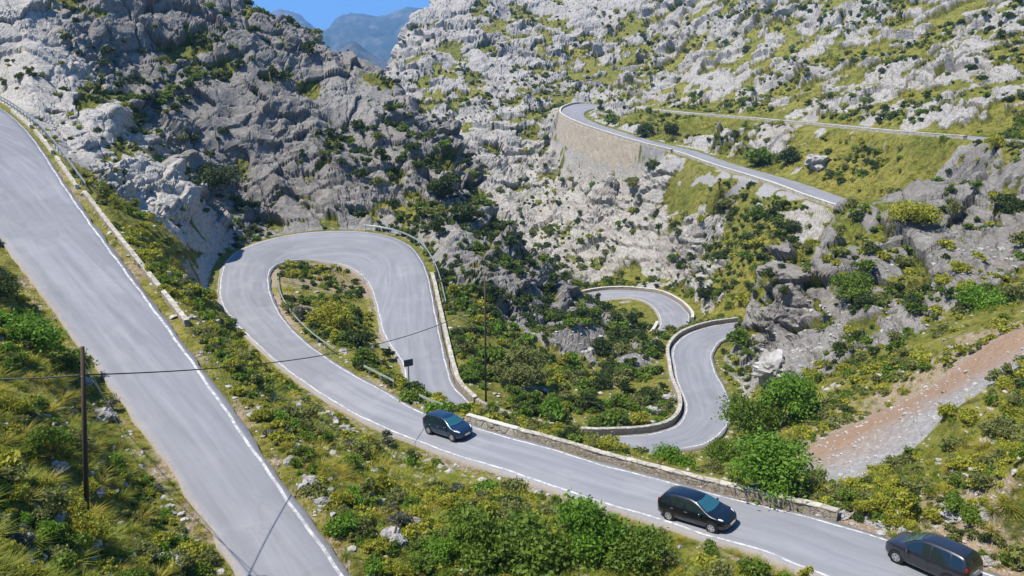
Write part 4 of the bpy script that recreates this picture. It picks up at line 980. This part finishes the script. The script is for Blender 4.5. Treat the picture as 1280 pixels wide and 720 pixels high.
# ------------------------------------------------------------------ boulders
def rock_mat():
    t=NT('boulder_limestone'); P=t.objco(); n=t.noise(P,1.6,6,.65); m=t.noise(P,6.,4)
    c=t.ramp(n,[(.3,(.2,.19,.175)),(.5,(.40,.38,.355)),(.72,(.54,.52,.49))]); c=t.mix(t.mr(m,.5,.7,0,.5),c,(.22,.21,.2)); return t.bsdf(c,.92,.15,t.bump(m,.8,.15))
M['rock']=rock_mat(); _rk={}
def boulder(u,v,rpx,label,k=0,sc=(1,1,.7)):
    q=ground_hit(u,v); d=proj(q)[2]; r=rpx*d/1000
    for _ in range(10):
        if road_dist(np.array([q[0]]),np.array([q[1]]))[0][0]>r+.5: break
        q=np.array((*max(((q[0]+.4*math.cos(t),q[1]+.4*math.sin(t)) for t in np.linspace(0,6.28,17)),key=lambda c:min(CE(c[0],c[1]),9)),0))
    p=drop(q[0],q[1])
    if k not in _rk:
        bm=bmesh.new(); bmesh.ops.create_icosphere(bm,subdivisions=4,radius=1); V=np.array([x.co for x in bm.verts]); f1,f2,c,tl=worley(V*1.25+k*9.1,k); g1,g2,c2,t2=worley(V*3.1+k,k+5)
        n=V*(1+.5*tl+.28*(c-.5)+.18*t2+.12*fbm(V*2+k,4,.55,k))[:,None]
        for x,c_ in zip(bm.verts,n): x.co=c_
        me=bpy.data.meshes.new('boulder'); bm.to_mesh(me); bm.free(); me.materials.append(M['rock']); _rk[k]=me
    o=obj('boulder',_rk[k]); o.location=p+np.array((0,0,.25*r)); o.scale=(r*sc[0],r*sc[1],r*sc[2]); o.rotation_euler=(0,0,rng.uniform(0,6)); tag(o,label,'boulder')
for k,b in enumerate([(491,686,16,'big white boulder at the edge of the green thicket'),(757,638,7,'left one of two bright stones peeping over the thicket'),(773,640,7,'right one of two bright stones peeping over the thicket'),
 (408,520,11,'pale rock beside the hairpin approach, upper left of the blue car'),(432,535,9,'smaller pale rock below the hairpin approach'),(372,610,10,'grey rock close to the white line of the steep road'),
 (386,635,8,'small grey rock at the white line of the steep road'),(165,515,11,'flat pale rock right of the near utility pole'),(140,478,9,'pale rock just above the near utility pole\'s foot'),(205,695,16,'pale slab of rock low on the verge of the steep road'),
 (75,590,9,'pale stone among tussocks left of the near utility pole'),(180,690,9,'small pale stone at the bottom of the near bank'),(1035,662,7,'pale stone at the end of the long parapet'),(1085,676,8,'grey stone on the bare verge ahead of the dark grey car'),
 (1120,672,6,'small grey stone on the bare verge ahead of the dark grey car'),(1190,640,9,'brownish rock on the bare bank above the dark grey car'),(1235,690,8,'grey rock on the bank right of the dark grey car'),(1020,208,13,'long pale boulder leaning beside the high road'),
 (520,655,6,'small stone below the main road, uphill of the white boulder'),(690,640,7,'tan stone on the verge opposite the thicket'),(840,500,8,'pale rock inside the lower bend'),(815,515,7,'smaller pale rock inside the lower bend'),(970,475,24,'broad pale outcrop boulder at the foot of the spur'),(440,305,0,'')]):
    if b[2]: boulder(*b,k=k%7,sc=(1.3,1,.75) if k%2 else (1,1.1,.8))
# ------------------------------------------------------------------ leafy trees beyond the parapet
def tree(u,v,rpx,hpx,col,label,seed):
    q=ground_hit(u,v); p=drop(q[0],q[1]); d=proj(p)[2]; r=rpx*d/1000; h=hpx*d/1000; g=np.random.default_rng(seed); t=empty('tree',p)
    m=MB(); m.tube([(0,0,-.4),(.05*r,0,h*.25),(.02*r,.06*r,h*.55)],[.07*r,.055*r,.04*r],9)
    for k in range(9):
        a=g.uniform(0,6.28); f=g.uniform(.45,.85); z0=h*g.uniform(.22,.5); m.tube([(.04*r,0,z0),(math.cos(a)*r*f*.5,math.sin(a)*r*f*.5,z0+h*.14),(math.cos(a)*r*f,math.sin(a)*r*f,z0+h*.3)],[.03*r,.02*r,.007*r],6)
    m.build('trunk',M['trunk'],t,True)
    V,Q,lv=leaf_cloud(seed,6500,.042,lobes=26,flat=.95,up=.2,shell=.7); V=V*np.array((r,r,h*.8))+np.array((0,0,h*.12))
    obj('crown',mesh_np('crown',V,Q,[LM[col]],False,{'leafv':('FACE',lv)}),t); tag(t,label,'tree','leafy trees beyond the parapet')
tree(985,530,46,62,'bright','leafy tree, farthest one of the clump, at the foot of the scree and spur',501)
tree(935,552,42,56,'mid','mid green tree between the lower bend and the two other leafy trees',502)
tree(900,590,30,44,'mid','small low tree filling in on the side of the lower bend',504)
tree(955,612,66,62,'bright','broad leafy tree directly behind the long parapet',503)

# ------------------------------------------------------------------ loose stones on bare ground
def rubble(n,seed):
    g=np.random.default_rng(seed); bm=bmesh.new(); bmesh.ops.create_icosphere(bm,subdivisions=1,radius=1); BV=np.array([x.co for x in bm.verts]); BF=np.array([[x.index for x in f.verts] for f in bm.faces]); bm.free()
    an=np.radians(g.uniform(-36,36,n)); r=np.exp(g.uniform(np.log(22),np.log(110),n)); x,y=np.sin(an)*r,np.cos(an)*r; p,N,a,rd,rock=surface(x,y); vis,u,v,d=visible(p)
    w=np.clip(.3*a['gravel']+.5*a['soil']*(rd<9)+.10+.25*a['rock'],0,1); k=np.nonzero(vis&(rd>.5)&(g.random(n)<w))[0]; Vs=[];Fs=[];b=0
    for i in k:
        s=g.uniform(.05,.17)*(1+1.4*g.random()**7)*(1+d[i]/160)*(.55 if a['gravel'][i]>.4 else .85); V=BV*(1+.28*g.normal(size=(len(BV),1)))*s*np.array((g.uniform(.8,1.4),1,g.uniform(.5,.9))); c,q=math.cos(i),math.sin(i)
        V=np.stack([V[:,0]*c-V[:,1]*q,V[:,0]*q+V[:,1]*c,V[:,2]],1)+p[i]; Vs.append(V);Fs.append(BF+b);b+=len(V)
    o=obj('rubble',mesh_np('rubble',np.concatenate(Vs),np.concatenate(Fs),[M['rock']],False)); tag(o,'loose limestone rubble strewn over scree, verges and bare patches','rubble',kind='stuff'); print('rubble',len(k))
rubble(30000,77)
# ------------------------------------------------------------------ cars
def paint(nm,col,fl=.0):
    t=NT(nm); return t.bsdf(col,.28,.5,None,.25,1.)
M['glass']=plain_mat('dark_car_glass',(.008,.016,.02),.06,.6,coat=.6); M['screen']=plain_mat('sky_tinted_windscreen',(.02,.09,.12),.05,.7,coat=.8)  # windscreen teal is the sky's reflection painted into the glass colour
M['tyre']=plain_mat('tyre_rubber',(.018,.018,.018),.85,.2); M['rim']=plain_mat('alloy_rim',(.5,.5,.52),.35,.5,.7); M['lamp']=plain_mat('clear_lamp_glass',(.62,.65,.68),.1,.7); M['tail']=plain_mat('red_lamp',(.28,.01,.012),.15,.6)
M['plastic']=plain_mat('black_trim',(.015,.015,.016),.6,.3); M['plate']=plain_mat('plate_white',(.65,.65,.62),.5,.3)
class CarShape:
    def __init__(s,L=4.2,wd=1.76,kind='hatch'):
        k=L/4.24; s.k=k; s.kind=kind
        if kind=='hatch':
            s.T=[(-2.12,.78),(-2.07,1.0),(-1.97,1.13),(-1.68,1.43),(-1.45,1.50),(-.6,1.56),(.0,1.53),(.42,1.41),(.95,1.12),(1.2,1.00),(1.6,.90),(1.92,.77),(2.06,.64),(2.12,.50)]
        else:
            s.T=[(-2.12,.80),(-2.09,1.05),(-2.03,1.16),(-1.84,1.52),(-1.66,1.60),(-.6,1.66),(.1,1.63),(.5,1.50),(1.02,1.18),(1.26,1.06),(1.65,.96),(1.95,.82),(2.07,.68),(2.12,.52)]
        s.B=[(-2.12,.42),(-1.92,.27),(-1.3,.2),(1.4,.2),(1.95,.24),(2.12,.34)]
        w=wd/1.77; s.Wd=[(-2.12,.66*w),(-2.0,.79*w),(-1.6,.865*w),(-.8,.885*w),(.8,.885*w),(1.4,.865*w),(1.8,.79*w),(2.02,.64*w),(2.12,.46*w)]
    def f(s,tab,x):
        P=np.array(tab); xs=P[:,0]*s.k; x=np.clip(x,xs[0],xs[-1]); m=np.gradient(P[:,1],xs); i=np.clip(np.searchsorted(xs,x)-1,0,len(xs)-2); h=xs[i+1]-xs[i]; t=(x-xs[i])/h
        d=(P[i+1,1]-P[i,1])/h; lim=lambda q:np.clip(q,min(0,3*d),max(0,3*d)); m0,m1=lim(m[i]),lim(m[i+1])
        return (2*t**3-3*t**2+1)*P[i,1]+(t**3-2*t**2+t)*h*m0+(-2*t**3+3*t**2)*P[i+1,1]+(t**3-t**2)*h*m1
    def top(s,x): return s.f(s.T,x)
    def bot(s,x): return s.f(s.B,x)
    def hw(s,x): return s.f(s.Wd,x)
    def belt(s,x): return min(.93+.03*(s.kind!='hatch')-.04*(x/2),s.top(x)-.07)
    def rw(s,x): return s.hw(x)*(1-.36*min((s.top(x)-s.belt(x))/.62,1.05))
    def section(s,x):
        zt,zb,w,b,r=s.top(x),s.bot(x),s.hw(x),s.belt(x),s.rw(x)
        P=[(0,zb),(.8*w,zb),(.95*w,zb+.07),(.995*w,zb+.22*(b-zb)),(w,zb+.55*(b-zb)),(.985*w,b-.05*(b-zb)),(.965*w,b),(.965*w*.55+r*.45,b*.55+(zt-.06)*.45),(r,zt-.06),(.86*r,zt-.022),(.5*r,zt-.006),(0,zt)]
        return P
    def side_y(s,x,z):
        b,zt,w,r=s.belt(x),s.top(x)-.06,.965*s.hw(x),s.rw(x); t=(z-b)/max(zt-b,.01); return w+(r-w)*t
def quad_patch(fn,nu,nv):
    V=[fn(i/nu,j/nv) for i in range(nu+1) for j in range(nv+1)]; return V,[(i*(nv+1)+j,(i+1)*(nv+1)+j,(i+1)*(nv+1)+j+1,i*(nv+1)+j+1) for i in range(nu) for j in range(nv)]
def make_car(cs,mat,label,roofbars=False):
    t=empty('car'); k=cs.k; L=2.12*k
    xs=np.r_[np.linspace(-L,-1.9*k,7),np.linspace(-1.9*k,1.8*k,46)[1:-1],np.linspace(1.8*k,L,8)]
    V=[];K=None
    for x in xs:
        h=cs.section(x); full=[(y,z) for y,z in h]+[(-y,z) for y,z in h[-2:0:-1]]; K=len(full); V+=[(x,y,z) for y,z in full]
    Fc=[(i*K+j,i*K+(j+1)%K,(i+1)*K+(j+1)%K,(i+1)*K+j) for i in range(len(xs)-1) for j in range(K)]+[tuple(range(K)),tuple((len(xs)-1)*K+j for j in range(K))[::-1]]
    m=MB(); m.add(V,Fc); o=m.build('body',mat,t,True)
    bm=bmesh.new(); bm.from_mesh(o.data); bmesh.ops.recalc_face_normals(bm,faces=bm.faces[:]); bm.to_mesh(o.data); bm.free()
    # glass set a few millimetres proud of the shell
    def side(x0,x1,sg):
        def fn(a,b):
            x=x0+(x1-x0)*a; zb_=cs.belt(x)+.035; zt_=cs.top(x)-.105; zt_=max(zt_,zb_+.01); z=zb_+(zt_-zb_)*b; return (x,sg*(cs.side_y(x,z)+.012),z)
        return fn
    for sg in(1,-1):
        for x0,x1 in((-1.78,-1.24),(-1.16,-.33),(-.25,.86)):
            V,Fc=quad_patch(side(x0*k,x1*k,sg),10,5); MB().add(V,Fc).build('side_window',M['glass'],t,True)
    def top(x0,x1,f,bow):
        def fn(a,b):
            x=x0+(x1-x0)*a; y=(2*b-1)*f*cs.rw(x); xx=x+bow*(1-(2*b-1)**2); r=max(cs.rw(xx),.01); q=abs(y)/r; return (xx,y,cs.top(xx)-.022*min(q/.86,1)**2.2+.014)
        return fn
    V,Fc=quad_patch(top(.30*k,1.02*k,.88,.10),10,10); MB().add(V,Fc).build('windscreen',M['screen'],t,True)
    V,Fc=quad_patch(top(-1.66*k,-1.95*k,.86,-.03),6,8); MB().add([(x-.012,y,z) for x,y,z in V],Fc).build('rear_window',M['glass'],t,True)
    R=.315; xw=1.30*k
    for x in(xw,-xw):
        for sg in(1,-1):
            w=cs.hw(x); c=MB(); c.tube([(x,sg*(w-.12),R+.03),(x,sg*(w+.006),R+.03)],R+.06,28); c.build('wheel_arch',M['plastic'],t)
            wh=empty('wheel',(x,sg*(w-.06),R)); wh.parent=t
            MB().tube([(0,-.1*sg,0),(0,.05*sg,0),(0,.075*sg,0),(0,.085*sg,0)],[R,R,R-.02,R-.06],28).build('tyre',M['tyre'],wh,True)
            q=MB(); q.tube([(0,.06*sg,0),(0,.088*sg,0)],[.215,.205],24)
            q.build('rim',M['rim'],wh); s_=MB()
            for a in range(5): 
                an=a*2*math.pi/5+.3; s_.box((math.cos(an)*.13,.094*sg,math.sin(an)*.13),(.055,.012,.055),Matrix.Rotation(-an,3,'Y'))
            s_.build('rim_gap',M['plastic'],wh)
    def ell(name,c,d,mat_,rz=0.,ry=0.):
        bm=bmesh.new(); bmesh.ops.create_uvsphere(bm,u_segments=16,v_segments=10,radius=1); me=bpy.data.meshes.new(name); bm.to_mesh(me); bm.free(); me.materials.append(mat_)
        for p_ in me.polygons: p_.use_smooth=True
        o=obj(name,me,t); o.location=c; o.scale=d; o.rotation_euler=(0,ry,rz); return o
    for sg in(1,-1):
        ell('headlight',(1.79*k,sg*.60,.74 if cs.kind=='hatch' else .78),(.25,.12,.075),M['lamp'],-.62*sg,.42)
        ell('taillight',(-1.985*k,sg*.66,1.0),(.09,.085,.19),M['tail'],.3*sg,.15)
        ell('wing_mirror',(.72*k,sg*(cs.hw(.72)+.10),1.0),(.075,.11,.075),mat)
        for x in(-.2,-1.05): MB().box((x*k,sg*(cs.hw(x)+.012),.84),(.17,.02,.025)).build('door_handle',M['rim' if cs.kind=='hatch' else 'plastic'],t)
        for x in(.88,-.29): MB().box((x*k,sg*(cs.hw(x)+.003),.60),(.008,.006,.55)).build('door_seam',M['plastic'],t)
    MB().box((2.075*k,0,.37),(.1,.95,.13)).build('lower_grille',M['plastic'],t,bevel=.02); MB().box((2.03*k,0,.61),(.07,.62,.07)).build('grille',M['plastic'],t,bevel=.015)
    MB().box((2.13*k,0,.46),(.02,.5,.11)).build('number_plate',M['plate'],t); MB().box((-2.11*k,0,.78),(.03,.5,.11)).build('number_plate',M['plate'],t)
    MB().box((-2.06*k,0,.40),(.13,1.35,.2)).build('rear_bumper',M['plastic'],t,bevel=.04)
    MB().tube([(-1.4*k,0,cs.top(-1.4*k)),(-1.62*k,0,cs.top(-1.4*k)+.2)],.008,5).build('aerial',M['plastic'],t)
    tag(t,label,'car'); return t
def park(t,r,u,v,fwd,dz=.05,yaw=0.):
    C=(r.a+r.b)/2; k=None
    z=None; h=-C[near_px(r,'a',u,v)][2]
    for _ in range(8):
        p=H(u,v,h); k=int(((C[:,:2]-p[:2])**2).sum(1).argmin()); f=((p-r.a[k])[:2]*(r.b[k]-r.a[k])[:2]).sum()/(r.w[k]**2); h=-(r.a[k][2]*(1-f)+r.b[k][2]*f)
    i0,i1=max(k-4,0),min(k+4,len(C)-1); tg=(C[i1]-C[i0])*fwd; tg/=np.linalg.norm(tg)
    X=Matrix.Rotation(yaw,3,'Z')@Vector(tg); Yv=Vector((0,0,1)).cross(X).normalized(); Z=X.cross(Yv); Mx=Matrix((X,Yv,Z)).transposed().to_4x4(); Mx.translation=Vector(p)+Vector((0,0,dz)); t.matrix_world=Mx
    t.location=Mx.translation; t.rotation_euler=Mx.to_euler(); print('car at',p,'depth',proj(p)[2],'frac',f)
park(make_car(CarShape(4.05,1.74),paint('deep_blue_paint',(.010,.028,.062)),'small deep blue hatchback coming down past the short repaired parapet'),RM,561,543,-1)
park(make_car(CarShape(4.25,1.80),paint('black_paint',(.006,.008,.014)),'black hatchback with a bright teal windscreen driving beside the long parapet'),RM,872,651,-1)
park(make_car(CarShape(4.1,1.76,'van'),paint('dark_grey_paint',(.022,.023,.032)),'dark grey people carrier seen from behind at the bottom right edge'),RM,1163,711,1,yaw=-.2)
park(make_car(CarShape(4.1,1.76),paint('charcoal_paint',(.02,.02,.022)),'tiny dark car on the farthest bend, partly behind the crag'),RL,727,376,-1)
# ------------------------------------------------------------------ far mountains, low land, haze
def ridge(name,prof,Y0,base,depth,seed,amp,mat,nx=420,ny=200):
    pu=np.array(prof,float); Zc=Y0/(CP-SP*(np.interp(0,[0],[0])-.3)); X=(pu[:,0]-640)/F*Y0; Zr=np.array([-(fac(v))/(CP-SP*(v-360)/F)*Y0 for v in pu[:,1]])
    x=np.linspace(X[0],X[-1],nx); y=np.linspace(Y0-depth,Y0+depth,ny); XX,YY=np.meshgrid(x,y,indexing='ij'); xs=XX*Y0/np.maximum(YY,1)
    top=np.interp(xs,X,Zr); q=np.stack([XX.ravel(),YY.ravel(),0*XX.ravel()],1)/ (depth*.35); n=fbm(q,6,.55,seed,True).reshape(XX.shape)
    fall=np.clip(1-np.abs(YY-Y0)/depth,0,1)**.8; edge=np.minimum(1,np.minimum(np.arange(nx),np.arange(nx)[::-1])/12)[:,None]
    Z=base+(top-base)*fall*edge+amp*(n-.4)*(1-.62*fall**3)*edge
    I=np.arange(nx*ny).reshape(nx,ny); Q=np.stack([I[:-1,:-1],I[1:,:-1],I[1:,1:],I[:-1,1:]],-1).reshape(-1,4)
    tag(obj(name,mesh_np(name,np.stack([XX.ravel(),YY.ravel(),Z.ravel()],1),Q,[mat],True)),kind='structure')
def mtn_mat():
    t=NT('mountain_forest_and_rock'); P=t.pos(); n=t.noise(P,.006,6,.6); m=t.noise(P,.03,5,.6); c=t.mix(t.mr(n,.45,.6),(.03,.045,.03),(.13,.125,.115)); c=t.mix(t.mr(m,.5,.68,0,.6),c,(.05,.055,.035)); return t.bsdf(c,.95,.1)
M['mtn']=mtn_mat(); M['palehill']=plain_mat('pale_hill',(.24,.23,.21),.95,.1)
ridge('mountains',[(100,60),(180,45),(250,52),(300,42),(335,26),(352,22),(365,15),(378,17),(388,21),(400,35),(412,43),(424,38),(430,29),(440,25),(458,24),(478,27),(490,22),(500,17),(515,12),(540,16),(600,20),(680,45),(760,60)],5200.,-170,1500,11,190,M['mtn'])
ridge('hills',[(330,110),(380,90),(405,76),(425,66),(440,54),(452,51),(464,62),(480,74),(520,90),(580,110)],2600.,-170,420,12,40,M['mtn'],120,70)
tag(obj('lowland',mesh_np('lowland',[(-4400,520,-168),(4400,520,-168),(4400,6900,-168),(-4400,6900,-168)],[(0,1,2,3)],[M['mtn']],False)),kind='structure')
t=NT('haze'); pv=t.n('VolumePrincipled'); pv.inputs['Color'].default_value=(.30,.58,1,1); pv.inputs['Density'].default_value=.00013; pv.inputs['Anisotropy'].default_value=0.; t.l(pv.outputs[0],t.out.inputs['Volume'])
hz=MB().box((0,3440,70),(9000,7000,480)).build('haze',t.m); tag(hz,'thin blue haze hanging over the distance','haze',kind='stuff'); scene.cycles.volume_step_rate=10; scene.cycles.volume_max_steps=64
print('done',time.time()-T0)
